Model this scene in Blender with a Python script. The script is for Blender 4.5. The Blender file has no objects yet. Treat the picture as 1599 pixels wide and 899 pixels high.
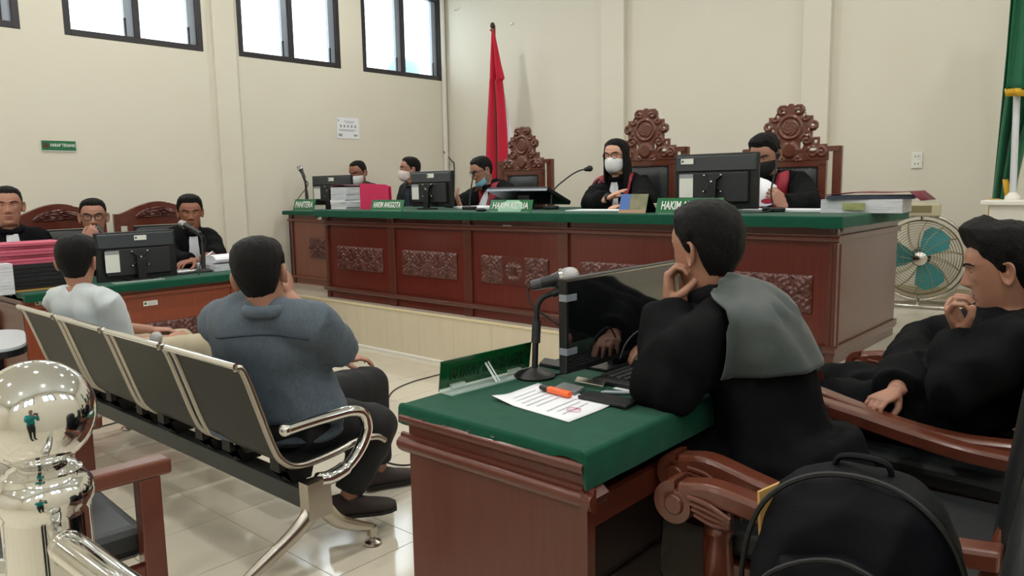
import bpy, bmesh, math, random
import numpy as np
from mathutils import Vector, Matrix, noise, bvhtree
random.seed(7)
SC = bpy.context.scene
COL = SC.collection
V = Vector
PI = math.pi

# ---------------------------------------------------------------- camera
CAM_H = 1.36
FPX = 1196.0
YAW, PITCH, ROLL = (math.radians(a) for a in (-41.65, 7.555, -1.01))
_f = V((math.sin(YAW), math.cos(YAW), 0)); _r = V((math.cos(YAW), -math.sin(YAW), 0)); _u = V((0, 0, 1))
C_F = _f * math.cos(PITCH) - _u * math.sin(PITCH)
_u2 = _u * math.cos(PITCH) + _f * math.sin(PITCH)
C_R = _r * math.cos(ROLL) + _u2 * math.sin(ROLL)
C_U = _u2 * math.cos(ROLL) - _r * math.sin(ROLL)
cam_data = bpy.data.cameras.new('camera'); cam = bpy.data.objects.new('camera', cam_data); COL.objects.link(cam)
cam.matrix_world = Matrix(((C_R.x, C_U.x, -C_F.x, 0), (C_R.y, C_U.y, -C_F.y, 0), (C_R.z, C_U.z, -C_F.z, CAM_H), (0, 0, 0, 1)))
cam_data.sensor_width = 36; cam_data.lens = 36 * FPX / 1599; cam_data.clip_start = 0.03
SC.camera = cam

def P(u, v, x=None, y=None, z=None, d=None):
    """a point of the room on the sight line of a photo pixel, at a known wall/desk plane or depth"""
    r = C_R * ((u - 799.5) / FPX) - C_U * ((v - 449.5) / FPX) + C_F
    o = V((0, 0, CAM_H))
    if x is not None: t = x / r.x
    elif y is not None: t = y / r.y
    elif z is not None: t = (z - CAM_H) / r.z
    else: t = d
    return o + r * t

# ---------------------------------------------------------------- world and exposure
SC.view_settings.view_transform = 'Standard'; SC.view_settings.look = 'None'
SC.view_settings.gamma = 1; SC.view_settings.use_curve_mapping = False
SC.view_settings.exposure = -0.1
world = bpy.data.worlds.new('world'); SC.world = world; world.use_nodes = True
bg = world.node_tree.nodes['Background']
bg.inputs[0].default_value = (0.90, 0.96, 1.0, 1); bg.inputs[1].default_value = 6.0
LAMP_W = 9.0

def portal(name, loc, rot, sx, sy):
    l = bpy.data.lights.new(name, 'AREA'); l.shape = 'RECTANGLE'; l.size = sx; l.size_y = sy
    l.cycles.is_portal = True
    o = bpy.data.objects.new(name, l); COL.objects.link(o); o.location = loc; o.rotation_euler = rot
WINDOWS = [(0.98, 2.21), (2.54, 3.77), (4.14, 5.38), (5.69, 6.93)]   # along the long walls
WZ0, WZ1 = 2.705, 3.72
XL, XR, YB, YF, ZC = -7.3, 1.3, 7.0, -5.0, 4.1
WINDOWS_R = [(-3.6, -2.36), (-1.7, -.46), (0.3, 1.54), (2.3, 3.54), (4.3, 5.54)]
for i, (a, b) in enumerate(WINDOWS):
    portal('daylight_portal', (XL - .16, (a + b) / 2, (WZ0 + WZ1) / 2), (0, -PI / 2, 0), WZ1 - WZ0, b - a)
for i, (a, b) in enumerate(WINDOWS_R):
    portal('daylight_portal', (XR + .16, (a + b) / 2, (WZ0 + WZ1) / 2), (0, PI / 2, 0), WZ1 - WZ0, b - a)

# ---------------------------------------------------------------- materials
MATS = {}
def mat(name, col, rough=.5, metal=0, spec=.5, col2=None, nscale=8, stretch=(1, 1, 1), bump=0, bscale=60, coat=0, sheen=0, alpha=1, trans=0, emit=None, estr=0, contrast=1.0, noise_detail=4, aniso=None, coords='Object'):
    if name in MATS: return MATS[name]
    m = bpy.data.materials.new(name); m.use_nodes = True; nt = m.node_tree; N = nt.nodes; L = nt.links
    b = N['Principled BSDF']; MATS[name] = m
    b.inputs['Base Color'].default_value = (*col, 1); b.inputs['Roughness'].default_value = rough
    b.inputs['Metallic'].default_value = metal; b.inputs['Specular IOR Level'].default_value = spec
    if coat: b.inputs['Coat Weight'].default_value = coat; b.inputs['Coat Roughness'].default_value = .12
    if sheen: b.inputs['Sheen Weight'].default_value = sheen; b.inputs['Sheen Roughness'].default_value = .4
    if trans: b.inputs['Transmission Weight'].default_value = trans
    if alpha < 1: b.inputs['Alpha'].default_value = alpha
    if emit: b.inputs['Emission Color'].default_value = (*emit, 1); b.inputs['Emission Strength'].default_value = estr
    tc = mp = None
    if col2 is not None or bump:
        tc = N.new('ShaderNodeTexCoord'); mp = N.new('ShaderNodeMapping'); L.new(tc.outputs[coords], mp.inputs[0])
        mp.inputs['Scale'].default_value = stretch
    if col2 is not None:
        n = N.new('ShaderNodeTexNoise'); n.inputs['Scale'].default_value = nscale; n.inputs['Detail'].default_value = noise_detail
        L.new(mp.outputs[0], n.inputs[0])
        cr = N.new('ShaderNodeValToRGB'); k = .25 / contrast
        cr.color_ramp.elements[0].position = .5 - k; cr.color_ramp.elements[1].position = .5 + k
        cr.color_ramp.elements[0].color = (*col, 1); cr.color_ramp.elements[1].color = (*col2, 1)
        L.new(n.outputs[0], cr.inputs[0]); L.new(cr.outputs[0], b.inputs['Base Color'])
    if bump:
        n2 = N.new('ShaderNodeTexNoise'); n2.inputs['Scale'].default_value = bscale; n2.inputs['Detail'].default_value = 3
        L.new(mp.outputs[0], n2.inputs[0]); bp = N.new('ShaderNodeBump'); bp.inputs['Strength'].default_value = bump; bp.inputs['Distance'].default_value = .01
        L.new(n2.outputs[0], bp.inputs['Height']); L.new(bp.outputs[0], b.inputs['Normal'])
    return m
def srgb(r, g, b):
    f = lambda c: (c / 255 / 12.92) if c <= 10 else ((c / 255 + .055) / 1.055) ** 2.4
    return (f(r), f(g), f(b))
M_WALL = mat('cream_plaster', srgb(217, 212, 197), .55, col2=srgb(221, 217, 203), nscale=1.3, bump=.02, bscale=220)
M_CEIL = mat('ceiling_white', srgb(236, 236, 230), .7, bump=.02, bscale=50)
M_TILE = mat('cream_floor_tile', srgb(206, 199, 182), .09, col2=srgb(214, 207, 190), nscale=2.2, coat=.2)
M_GROUT = mat('grout', srgb(120, 112, 98), .8)
M_RISER = mat('cream_riser_tile', srgb(214, 204, 180), .25, col2=srgb(208, 196, 172), nscale=3, stretch=(6, 6, .5))
M_TRIMW = mat('white_trim', srgb(232, 230, 222), .35)
M_FRAME = mat('window_frame_dark', srgb(44, 42, 46), .35, spec=.5)
M_CHAN = mat('jalousie_grey', srgb(150, 158, 170), .4, metal=.4)
M_BLACK = mat('black_plastic', srgb(20, 21, 24), .42)
M_BLACK2 = mat('black_plastic_rough', srgb(34, 36, 39), .6, bump=.05, bscale=400)
M_RUBBER = mat('black_rubber', srgb(14, 14, 15), .6)
M_CHROME = mat('chrome', (.80, .80, .79), .06, metal=1)
M_STEEL = mat('brushed_steel', (.62, .59, .54), .2, metal=1, bump=.02, bscale=300)
M_ALU = mat('cast_aluminium', (.50, .47, .42), .27, metal=1)
M_SILVER = mat('grey_mesh_metal', (.5, .5, .52), .35, metal=.9, bump=.6, bscale=420)
M_WHITE = mat('white_paper', srgb(232, 234, 240), .7)
M_PAPER = mat('paper_stack_edges', srgb(225, 228, 234), .8, col2=srgb(170, 174, 184), nscale=9, stretch=(1, 1, 40), contrast=1.2)
def wood(name, c1, c2, rough=.3, coat=.25, vertical=True, spec=.5):
    return mat(name, srgb(*c1), rough, col2=srgb(*c2), nscale=5, stretch=(14, 14, .6) if vertical else (1.2, 14, 14), bump=.015, bscale=40, coat=coat, contrast=.9, spec=spec)
W_JDARK = wood('judge_desk_mahogany', (84, 30, 22), (102, 40, 30), .3, .3)
W_JTRIM = wood('judge_desk_trim', (78, 38, 29), (92, 48, 38), .3, .3)
W_CARVE = mat('carved_mahogany', srgb(74, 33, 28), .3, col2=srgb(92, 44, 37), nscale=12, coat=.4)
W_CLERK = wood('clerk_desk_wood', (112, 62, 45), (124, 72, 54), .35, .2)
W_PROS = wood('prosecutor_desk_wood', (124, 56, 34), (138, 66, 42), .32, .2)
W_LAW = wood('lawyer_desk_wood', (86, 38, 27), (98, 46, 33), .32, .25)
W_CHAIR = mat('chair_mahogany', srgb(92, 47, 33), .28, col2=srgb(107, 57, 42), nscale=6, stretch=(3, 3, 3), coat=.35)
W_CHAIRD = mat('chair_dark_mahogany', srgb(86, 38, 27), .28, col2=srgb(104, 48, 35), nscale=6, stretch=(3, 3, 3), coat=.35)
M_LEATH = mat('black_leather', srgb(32, 36, 38), .38, bump=.12, bscale=140)
M_CLOTH = mat('green_table_felt', srgb(6, 66, 48), .85, col2=srgb(9, 76, 56), nscale=30, sheen=.15, bump=.06, bscale=500, spec=.2)
M_GREEN = mat('green_acrylic', srgb(20, 104, 62), .18, coat=.3)
M_GREENT = mat('green_back_acrylic', srgb(6, 70, 28), .15, coat=.4)
M_CLEAR = mat('clear_acrylic', (.75, .92, .85), .05, alpha=.35)
M_TEXTW = mat('white_lettering', srgb(222, 232, 226), .5)
M_TEXTG = mat('dark_green_lettering', srgb(3, 44, 18), .4)
M_STICK = mat('white_sticker', srgb(226, 228, 222), .6)
M_STAMP = mat('green_stamp', srgb(60, 110, 80), .6)
M_GREYTXT = mat('grey_print', srgb(150, 155, 160), .7)

# ---------------------------------------------------------------- mesh helpers
class MB:
    def __init__(s): s.v = []; s.f = []; s.sm = []
    def add(s, vs, fs, mtx=None, smooth=False):
        o = len(s.v)
        if mtx is not None: vs = [mtx @ V(p) for p in vs]
        s.v += [tuple(p) for p in vs]; s.f += [tuple(i + o for i in f) for f in fs]; s.sm += [smooth] * len(fs)
        return s
    def box(s, c, d, mtx=None, taper=None):
        x, y, z = d[0] / 2, d[1] / 2, d[2] / 2; t = taper or 1
        vs = [(c[0] + a * x * (t if k > 0 else 1), c[1] + b * y * (t if k > 0 else 1), c[2] + k * z) for k in (-1, 1) for a, b in ((-1, -1), (1, -1), (1, 1), (-1, 1))]
        return s.add(vs, [(3, 2, 1, 0), (4, 5, 6, 7), (0, 1, 5, 4), (1, 2, 6, 5), (2, 3, 7, 6), (3, 0, 4, 7)], mtx)
    def box2(s, lo, hi, mtx=None):
        return s.box([(a + b) / 2 for a, b in zip(lo, hi)], [abs(b - a) for a, b in zip(lo, hi)], mtx)
    def loft(s, rings, caps=True, closed=True, mtx=None, smooth=True):
        n = len(rings[0]); vs = [p for r in rings for p in r]; fs = []
        for i in range(len(rings) - 1):
            for j in range(n if closed else n - 1):
                a = i * n + j; b = i * n + (j + 1) % n
                fs.append((a, b, b + n, a + n))
        if caps and closed:
            fs.append(tuple(range(n - 1, -1, -1))); k = (len(rings) - 1) * n; fs.append(tuple(range(k, k + n)))
        return s.add(vs, fs, mtx, smooth)
    def tube(s, pts, r, n=10, mtx=None, up=None, flat=1.0, caps=True, closed=False):
        pts = [V(p) for p in pts]; m = len(pts)
        rr = r if isinstance(r, (list, tuple)) else [r] * m
        rings = []; prev = None
        for i, p in enumerate(pts):
            if closed: t = pts[(i + 1) % m] - pts[i - 1]
            else: t = (pts[min(i + 1, m - 1)] - pts[max(i - 1, 0)])
            t.normalize()
            if prev is None:
                a = V(up) if up else (V((0, 0, 1)) if abs(t.z) < .9 else V((1, 0, 0)))
            else: a = prev
            a = (a - t * a.dot(t)).normalized(); prev = a; b = t.cross(a)
            rings.append([p + a * math.cos(2 * PI * k / n) * rr[i] * flat + b * math.sin(2 * PI * k / n) * rr[i] for k in range(n)])
        if closed: rings.append(rings[0]); caps = False
        return s.loft(rings, caps, True, mtx)
    def lathe(s, prof, n=24, mtx=None, caps=True):
        return s.loft([[(r * math.cos(2 * PI * k / n), r * math.sin(2 * PI * k / n), z) for k in range(n)] for r, z in prof], caps, True, mtx)
    def sphere(s, c, r, n=16, m=10, mtx=None, sc=(1, 1, 1)):
        rings = []
        for i in range(m + 1):
            a = -PI / 2 + PI * i / m; a = max(-PI / 2 + .02, min(PI / 2 - .02, a))
            rings.append([(c[0] + r * sc[0] * math.cos(a) * math.cos(2 * PI * k / n), c[1] + r * sc[1] * math.cos(a) * math.sin(2 * PI * k / n), c[2] + r * sc[2] * math.sin(a)) for k in range(n)])
        return s.loft(rings, True, True, mtx)
    def prism(s, poly, h0, h1, mtx=None, smooth=False):   # polygon in xy, extruded in z
        n = len(poly); vs = [(x, y, h0) for x, y in poly] + [(x, y, h1) for x, y in poly]
        fs = [tuple(range(n - 1, -1, -1)), tuple(range(n, 2 * n))] + [(i, (i + 1) % n, (i + 1) % n + n, i + n) for i in range(n)]
        return s.add(vs, fs, mtx, smooth)
    def mesh(s, name):
        me = bpy.data.meshes.new(name); me.from_pydata(s.v, [], s.f); me.update()
        me.polygons.foreach_set('use_smooth', s.sm)
        return me
    def build(s, name, m, parent=None, bevel=0, seg=2, subd=0, recalc=True, autosmooth=True):
        me = s.mesh(name)
        if recalc:
            bm = bmesh.new(); bm.from_mesh(me); bmesh.ops.recalc_face_normals(bm, faces=bm.faces); bm.to_mesh(me); bm.free()
        o = bpy.data.objects.new(name, me); COL.objects.link(o)
        me.materials.append(m)
        if autosmooth and any(s.sm):
            try: me.set_sharp_from_angle(angle=math.radians(48))
            except Exception: pass
        if bevel:
            md = o.modifiers.new('bevel', 'BEVEL'); md.width = bevel; md.segments = seg; md.limit_method = 'ANGLE'
        if subd:
            md = o.modifiers.new('subd', 'SUBSURF'); md.levels = subd; md.render_levels = subd
        if parent is not None: o.parent = parent
        return o
def catmull(pts, n=8):
    pts = [V(p) for p in pts]; out = []
    q = [pts[0] * 2 - pts[1]] + pts + [pts[-1] * 2 - pts[-2]]
    for i in range(1, len(q) - 2):
        for k in range(n):
            t = k / n; a, b, c, d = q[i - 1], q[i], q[i + 1], q[i + 2]
            out.append(.5 * ((2 * b) + (c - a) * t + (2 * a - 5 * b + 4 * c - d) * t * t + (3 * b - a - 3 * c + d) * t ** 3))
    out.append(pts[-1]); return out
def T(x, y, z): return Matrix.Translation((x, y, z))
def RZ(a): return Matrix.Rotation(a, 4, 'Z')
def RX(a): return Matrix.Rotation(a, 4, 'X')
def RY(a): return Matrix.Rotation(a, 4, 'Y')
def frame(o, fx, fz=(0, 0, 1)):
    """matrix with x axis fx, z axis close to fz, at o"""
    x = V(fx).normalized(); z = V(fz); y = z.cross(x).normalized(); z = x.cross(y)
    return Matrix(((x.x, y.x, z.x, o[0]), (x.y, y.y, z.y, o[1]), (x.z, y.z, z.z, o[2]), (0, 0, 0, 1)))
def tag(o, label, cat, group=None):
    o['label'] = label; o['category'] = cat
    if group: o['group'] = group
    return o
def struct(o, label=None):
    o['kind'] = 'structure'
    if label: o['label'] = label
    return o
def thing(name, label, cat, loc=(0, 0, 0), rz=0, group=None):
    o = bpy.data.objects.new(name, None); COL.objects.link(o); o.empty_display_size = .1
    o.location = loc; o.rotation_euler = (0, 0, rz)
    return tag(o, label, cat, group)
def dup(root, loc=None, rz=None, label=None, group=None):
    r = root.copy(); COL.objects.link(r)
    if loc is not None: r.location = loc
    if rz is not None: r.rotation_euler = (0, 0, rz)
    if label: r['label'] = label
    if group: r['group'] = group
    for ch in list(root.children):
        c = ch.copy(); COL.objects.link(c); c.parent = r
        for g in list(ch.children):
            d = g.copy(); COL.objects.link(d); d.parent = c
    return r
def clone(o, parent, loc=None):
    c = o.copy(); COL.objects.link(c); c.parent = parent
    if loc is not None: c.location = loc
    return c
def text_mesh(body, size, extrude=.001, xs=1.0, offset=0, shear=0):
    cu = bpy.data.curves.new('lettering', 'FONT'); cu.body = body; cu.size = size; cu.extrude = extrude; cu.align_x = 'CENTER'; cu.align_y = 'CENTER'; cu.offset = offset; cu.shear = shear; cu.resolution_u = 3
    o = bpy.data.objects.new('lettering', cu); COL.objects.link(o)
    dg = bpy.context.evaluated_depsgraph_get(); dg.update()
    me = bpy.data.meshes.new_from_object(o.evaluated_get(dg))
    bpy.data.objects.remove(o); bpy.data.curves.remove(cu)
    me.transform(Matrix.Diagonal((xs, 1, 1, 1)))
    return me
def text(body, size, m, mtx, parent, name='lettering', **k):
    me = text_mesh(body, size, **k); me.transform(mtx); me.materials.clear(); me.materials.append(m)
    o = bpy.data.objects.new(name, me); COL.objects.link(o); o.parent = parent
    return o
# ================================================================ the room
HP = .385; PY = 4.01            # platform height and front edge
TX0, TY0, TS = -2.975, 1.481, .40
base = MB(); base.box2((XL, YF, -.12), (XR, PY + .02, -.011)); floor = struct(base.build('floor', M_GROUT))
tb = MB(); tb.box((0, 0, -.006), (TS - .0035, TS - .0035, .012)); tile_me = tb.mesh('floor_tile'); tile_me.materials.append(M_TILE)
def add_tile(x, y, parent, z=0, me=None):
    o = bpy.data.objects.new('floor_tile', me or tile_me); COL.objects.link(o); o.location = (x, y, z); o.parent = parent
rest = MB()
for i in range(-11, 11):
    for j in range(-17, 7):
        x = TX0 + (i + .5) * TS; y = TY0 + (j + .5) * TS
        x0, x1, y0, y1 = max(x - TS / 2, XL), min(x + TS / 2, XR), max(y - TS / 2, YF), min(y + TS / 2, PY)
        if x1 - x0 < .02 or y1 - y0 < .02: continue
        full = (x1 - x0 > .399 and y1 - y0 > .399)
        if full and -6.3 < x < -.1 and -.2 < y and j < 6: add_tile(x, y, floor)
        else: rest.box2((x0 + .0017, y0 + .0017, -.012), (x1 - .0017, y1 - .0017, 0))
o = rest.build('floor_tile_field', M_TILE, floor); o['kind'] = 'stuff'
# platform
pb = MB(); pb.box2((XL, PY + .012, -.1), (XR, YB, HP - .012)); plat = struct(pb.build('platform', M_GROUT), 'raised cream tiled platform under the judges')
rest = MB()
for i in range(-11, 11):
    for j in range(0, 8):
        x0 = TX0 + i * TS; y0 = PY + j * TS; x1, y1 = min(x0 + TS, XR), min(y0 + TS, YB); x0 = max(x0, XL)
        if x1 - x0 < .02 or y1 - y0 < .02: continue
        if x0 > -1.8 and x1 < .5 and x1 - x0 > .399 and y1 - y0 > .399: add_tile((x0 + x1) / 2, (y0 + y1) / 2, plat, HP)
        else: rest.box2((x0 + .0012, y0 + .0012, HP - .012), (x1 - .0012, y1 - .0012, HP))
o = rest.build('platform_tile_field', M_TILE, plat); o['kind'] = 'stuff'
for i in range(-11, 11):
    x0 = max(TX0 + i * TS, XL); x1 = min(TX0 + (i + 1) * TS, XR)
    if x1 - x0 < .03: continue
    b = MB(); b.box2((x0 + .0008, PY, .022), (x1 - .0008, PY + .012, HP - .022)); b.build('riser_tile', M_RISER, plat)
b = MB(); b.box2((XL, PY - .006, HP - .022), (XR, PY + .012, HP)); b.build('nosing', mat('cream_nosing', srgb(222, 208, 172), .3), plat, bevel=.004)
b = MB(); b.box2((XL, PY - .012, 0), (XR, PY + .012, .022)); struct(b.build('baseboard_platform', M_TRIMW, bevel=.004))

# long walls with high windows
def long_wall(name, x0, x1, wins):
    b = MB(); b.box2((x0, YF, -.1), (x1, YB + .2, WZ0)); b.box2((x0, YF, WZ1), (x1, YB + .2, ZC))
    edges = [YF] + [e for w in wins for e in w] + [YB + .2]
    for k in range(0, len(edges), 2): b.box2((x0, edges[k], WZ0), (x1, edges[k + 1], WZ1))
    return struct(b.build(name, M_WALL))
wall_left = long_wall('wall_left', XL - .2, XL, WINDOWS)
wall_right = long_wall('wall_right', XR, XR + .2, WINDOWS_R)
b = MB(); b.box2((XL - .2, YB, -.1), (XR + .2, YB + .2, ZC)); wall_back = struct(b.build('wall_back', M_WALL))
b = MB(); b.box2((XL - .2, YF - .2, -.1), (XR + .2, YF, ZC)); struct(b.build('wall_rear', M_WALL))
b = MB(); b.box2((XL - .2, YF - .2, ZC), (XR + .2, YB + .2, ZC + .15)); struct(b.build('ceiling', M_CEIL))
b = MB(); b.box2((XL, 3.86, 0), (XL + .045, 4.09, ZC)); b.build('pilaster', M_WALL, wall_left, bevel=.004)
for xa, xb in ((-4.84, -4.555), (-2.69, -2.45)):
    b = MB(); b.box2((xa, YB - .07, HP), (xb, YB, ZC)); b.build('pilaster', M_WALL, wall_back, bevel=.004)
b = MB(); b.box2((XL, YB - .012, HP), (XR, YB, HP + .09)); struct(b.build('baseboard_back', mat('baseboard_tile', srgb(186, 174, 150), .3), bevel=.003))
b = MB(); b.box2((XL, 0, 0), (XL + .012, PY, .09)); struct(b.build('baseboard_left', MATS['baseboard_tile'], bevel=.003))

M_GLASS = bpy.data.materials.new('window_glass'); M_GLASS.use_nodes = True
nt = M_GLASS.node_tree; nt.nodes.clear(); out = nt.nodes.new('ShaderNodeOutputMaterial'); mx = nt.nodes.new('ShaderNodeMixShader'); tr = nt.nodes.new('ShaderNodeBsdfTransparent'); gl = nt.nodes.new('ShaderNodeBsdfGlossy')
gl.inputs['Roughness'].default_value = .03; tr.inputs[0].default_value = (.93, .96, .97, 1); mx.inputs[0].default_value = .07
nt.links.new(tr.outputs[0], mx.inputs[1]); nt.links.new(gl.outputs[0], mx.inputs[2]); nt.links.new(mx.outputs[0], out.inputs[0])
def window(n, xf, ya, yb, s):          # s = +1 : room lies at +x of the pane
    fw = .055; d0, d1 = (xf - .07, xf + .004) if s > 0 else (xf - .004, xf + .07)
    b = MB()
    b.box2((d0, ya, WZ0), (d1, ya + fw, WZ1)); b.box2((d0, yb - fw, WZ0), (d1, yb, WZ1))
    b.box2((d0, ya + fw, WZ0), (d1, yb - fw, WZ0 + fw)); b.box2((d0, ya + fw, WZ1 - fw), (d1, yb - fw, WZ1))
    w = struct(b.build('window_%d' % n, M_FRAME, bevel=.004), 'high dark framed window')
    ym = (ya + yb) / 2
    b = MB(); b.box2((d0 + .004, ym - .026, WZ0 + fw), (d1 - .004, ym + .026, WZ1 - fw)); b.build('mullion', M_FRAME, w, bevel=.003)
    xp = xf - .045 * s
    for a, c in ((ya + fw, ym - .026), (ym + .026, yb - fw)):
        b = MB(); b.box2((xp - .003, a, WZ0 + fw), (xp + .003, c - .075, WZ1 - fw)); b.build('pane', M_GLASS, w)
        b = MB(); b.box2((xp - .02, c - .075, WZ0 + fw), (xp + .02, c, WZ1 - fw)); b.build('side_channel', M_CHAN, w)
        b = MB(); b.box2((xp + .02 * s, c - .082, WZ0 + fw), (xp + .035 * s, c - .066, WZ0 + fw + .15)); b.sphere((xp + .03 * s, c - .074, WZ0 + fw + .15), .012, 8, 6); b.build('handle', M_BLACK, w)
for i, (a, c) in enumerate(WINDOWS): window(i + 1, XL, a, c, 1)
for i, (a, c) in enumerate(WINDOWS_R): window(i + 5, XR, a, c, -1)
# neighbouring building seen through the high windows
nb = thing('neighbouring_building', 'white building with louvred vents seen through the high windows', 'building', (-13.2, 5.0, 0))
b = MB(); b.box2((-.3, -7, 0), (0, 9, 6.6)); b.build('facade', mat('outside_white', srgb(240, 242, 244), .8), nb)
for yy in (-2.3, .3, 1.6, 3.9, 5.2):
    for k in range(6):
        b = MB(); b.box2((0, yy, 4.30 + k * .14), (.05, yy + 1.0, 4.36 + k * .14)); b.build('louvre_slat', mat('outside_grey', srgb(160, 168, 178), .8), nb)
tk = thing('water_tank', 'grey ribbed water tank standing outside the corner window', 'tank', (-8.75, 7.55, 0))
b = MB(); b.lathe([(.16, 0), (.16, 2.86), (.23, 2.9), (.24, 3.0), (.225, 3.03), (.24, 3.06), (.225, 3.1), (.2, 3.16), (.1, 3.2), (.02, 3.21)], 20); b.build('tank_body', mat('tank_grey', srgb(120, 150, 160), .6), tk)

# ceiling downlights
M_LAMP = mat('lamp_glow', (1, 1, 1), .5, emit=(1, .96, .88), estr=9)
k = 0; proto = None
for yy in (-3.6, -1.4, .8, 3.0, 5.2):
    for xx in (-6.2, -4.1, -2.0, 0.1):
        if proto is None:
            proto = thing('ceiling_light', 'round white recessed ceiling downlight above the courtroom', 'ceiling light', (xx, yy, ZC), 0, 'ceiling downlights')
            b = MB(); b.lathe([(.085, 0), (.12, 0), (.12, -.012), (.085, -.02)], 24, caps=False); b.build('trim_ring', M_TRIMW, proto)
            b = MB(); b.lathe([(.085, -.012), (.001, -.013)], 24); b.build('diffuser', M_LAMP, proto)
            r = proto
        else: r = dup(proto, (xx, yy, ZC))
        l = bpy.data.lights.new('downlight_beam', 'AREA'); l.shape = 'DISK'; l.size = .17; l.energy = LAMP_W; l.color = (1, .97, .92)
        lo = bpy.data.objects.new('downlight_beam', l); COL.objects.link(lo); lo.location = (0, 0, -.03); lo.parent = r

# things fixed to the walls
def sticker(parent, mtx, w, h, dot=True):
    b = MB(); b.box((0, 0, .0008), (w, h, .0016), mtx); s = b.build('sticker', M_STICK, parent)
    if dot:
        b = MB(); b.lathe([(h * .28, .0017), (h * .28, .0022), (.0005, .0022)], 12, mtx @ T(-w * .36, 0, 0)); b.build('stamp', M_STAMP, s)
        b = MB()
        for q in (.2, -.05, -.28): b.box((w * .12, h * q, .0019), (w * .55, h * .07, .0006), mtx)
        b.build('print', M_GREYTXT, s)
    return s
sg = thing('wall_sign', 'small green quiet-please sign on the left wall', 'sign', P(92, 227.5, x=XL + .004), 0)
m0 = Matrix(((0, 0, 1, 0), (1, 0, 0, 0), (0, 1, 0, 0), (0, 0, 0, 1)))     # x->+Y, y->+Z, z->+X
b = MB(); b.box((0, 0, .002), (.265, .082, .004), m0); b.build('plate', M_GREEN, sg)
b = MB(); b.box((0, -.044, .003), (.265, .006, .006), m0); b.build('acrylic_edge', M_TEXTW, sg)
b = MB(); b.lathe([(.025, .0042), (.025, .005), (.001, .005)], 14, m0 @ T(-.1, 0, 0)); b.build('emblem', mat('brown_emblem', srgb(70, 60, 40), .5), sg)
text('HARAP TENANG', .036, M_TEXTW, m0 @ T(.03, .003, .0045), sg, xs=.72, offset=.0006)
po = thing('wall_poster', 'white printed notice taped to the left wall near the corner', 'poster', P(543.5, 200, x=XL + .003))
b = MB(); b.box((0, 0, .001), (.31, .235, .002), m0); b.build('sheet', M_WHITE, po)
b = MB()
for yy, w, x in ((.075, .15, .02), (.06, .11, .02), (-.02, .24, -.01), (-.032, .2, -.02)): b.box((x, yy, .0023), (w, .006, .0006), m0)
for q in range(5): b.box((-.1 + q * .05, .02, .0023), (.022, .03, .0006), m0)
b.box((-.11, -.08, .0023), (.05, .03, .0006), m0); b.box((.1, -.08, .0023), (.05, .02, .0006), m0); b.box((-.13, .08, .0023), (.016, .022, .0006), m0)
b.build('print', M_GREYTXT, po)
# conduit and cables in the corner
cd = thing('cable_conduit', 'white square cable conduit running down the room corner', 'conduit', (XL + .03, YB - .06, HP))
b = MB(); b.box2((-.022, -.02, 0), (.022, .02, ZC - HP)); b.build('trunking', M_TRIMW, cd, bevel=.004)
cb = tag(MB().tube(catmull([P(693, 236, x=XL + .02), P(696, 244, x=XL + .03), P(697, 262, x=XL + .03), P(699, 300, x=XL + .05)], 6), .006, 6).build('wall_cable', M_RUBBER), 'thin black cable hanging on the wall in the corner', 'cable')
cb = tag(MB().tube(catmull([P(700, 245, x=XL + .08), P(706, 252, x=XL + .12), P(709, 258, x=XL + .12), P(709, 300, x=XL + .12)], 6), .007, 6).build('plug_cable', M_RUBBER), 'black plug and cable beside the white corner conduit', 'cable')
sk = thing('power_socket', 'white double wall socket above the floor fan', 'socket', P(1432, 250, y=YB - .001))
m1 = Matrix(((1, 0, 0, 0), (0, 0, -1, 0), (0, 1, 0, 0), (0, 0, 0, 1)))    # y->+Z, z->-Y
b = MB(); b.box((0, 0, .006), (.085, .13, .012), m1); b.build('faceplate', M_TRIMW, sk, bevel=.003)
for yy in (.03, -.03):
    b = MB(); b.box((0, yy, .0125), (.06, .045, .003), m1); f = b.build('outlet', M_STICK, sk)
    b = MB(); b.lathe([(.005, .0142), (.001, .0143)], 8, m1 @ T(-.012, yy, 0)); b.lathe([(.005, .0142), (.001, .0143)], 8, m1 @ T(.012, yy, 0)); b.build('hole', M_RUBBER, f)
for (u, v), w in (((799, 38), .05), ((712, 16), .06)):
    q = P(u, v, y=YB - .012); b = MB(); b.tube([q + V((-w / 2, 0, 0)), q + V((w * .2, -.012, .005)), q + V((w / 2, -.008, .012))], [.004, .005, .009], 6)
    tag(b.build('wall_hook', M_STEEL), 'small metal hook on the back wall ' + ('right of the flag tip' if u > 750 else 'left of the flag tip'), 'hook')
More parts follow.
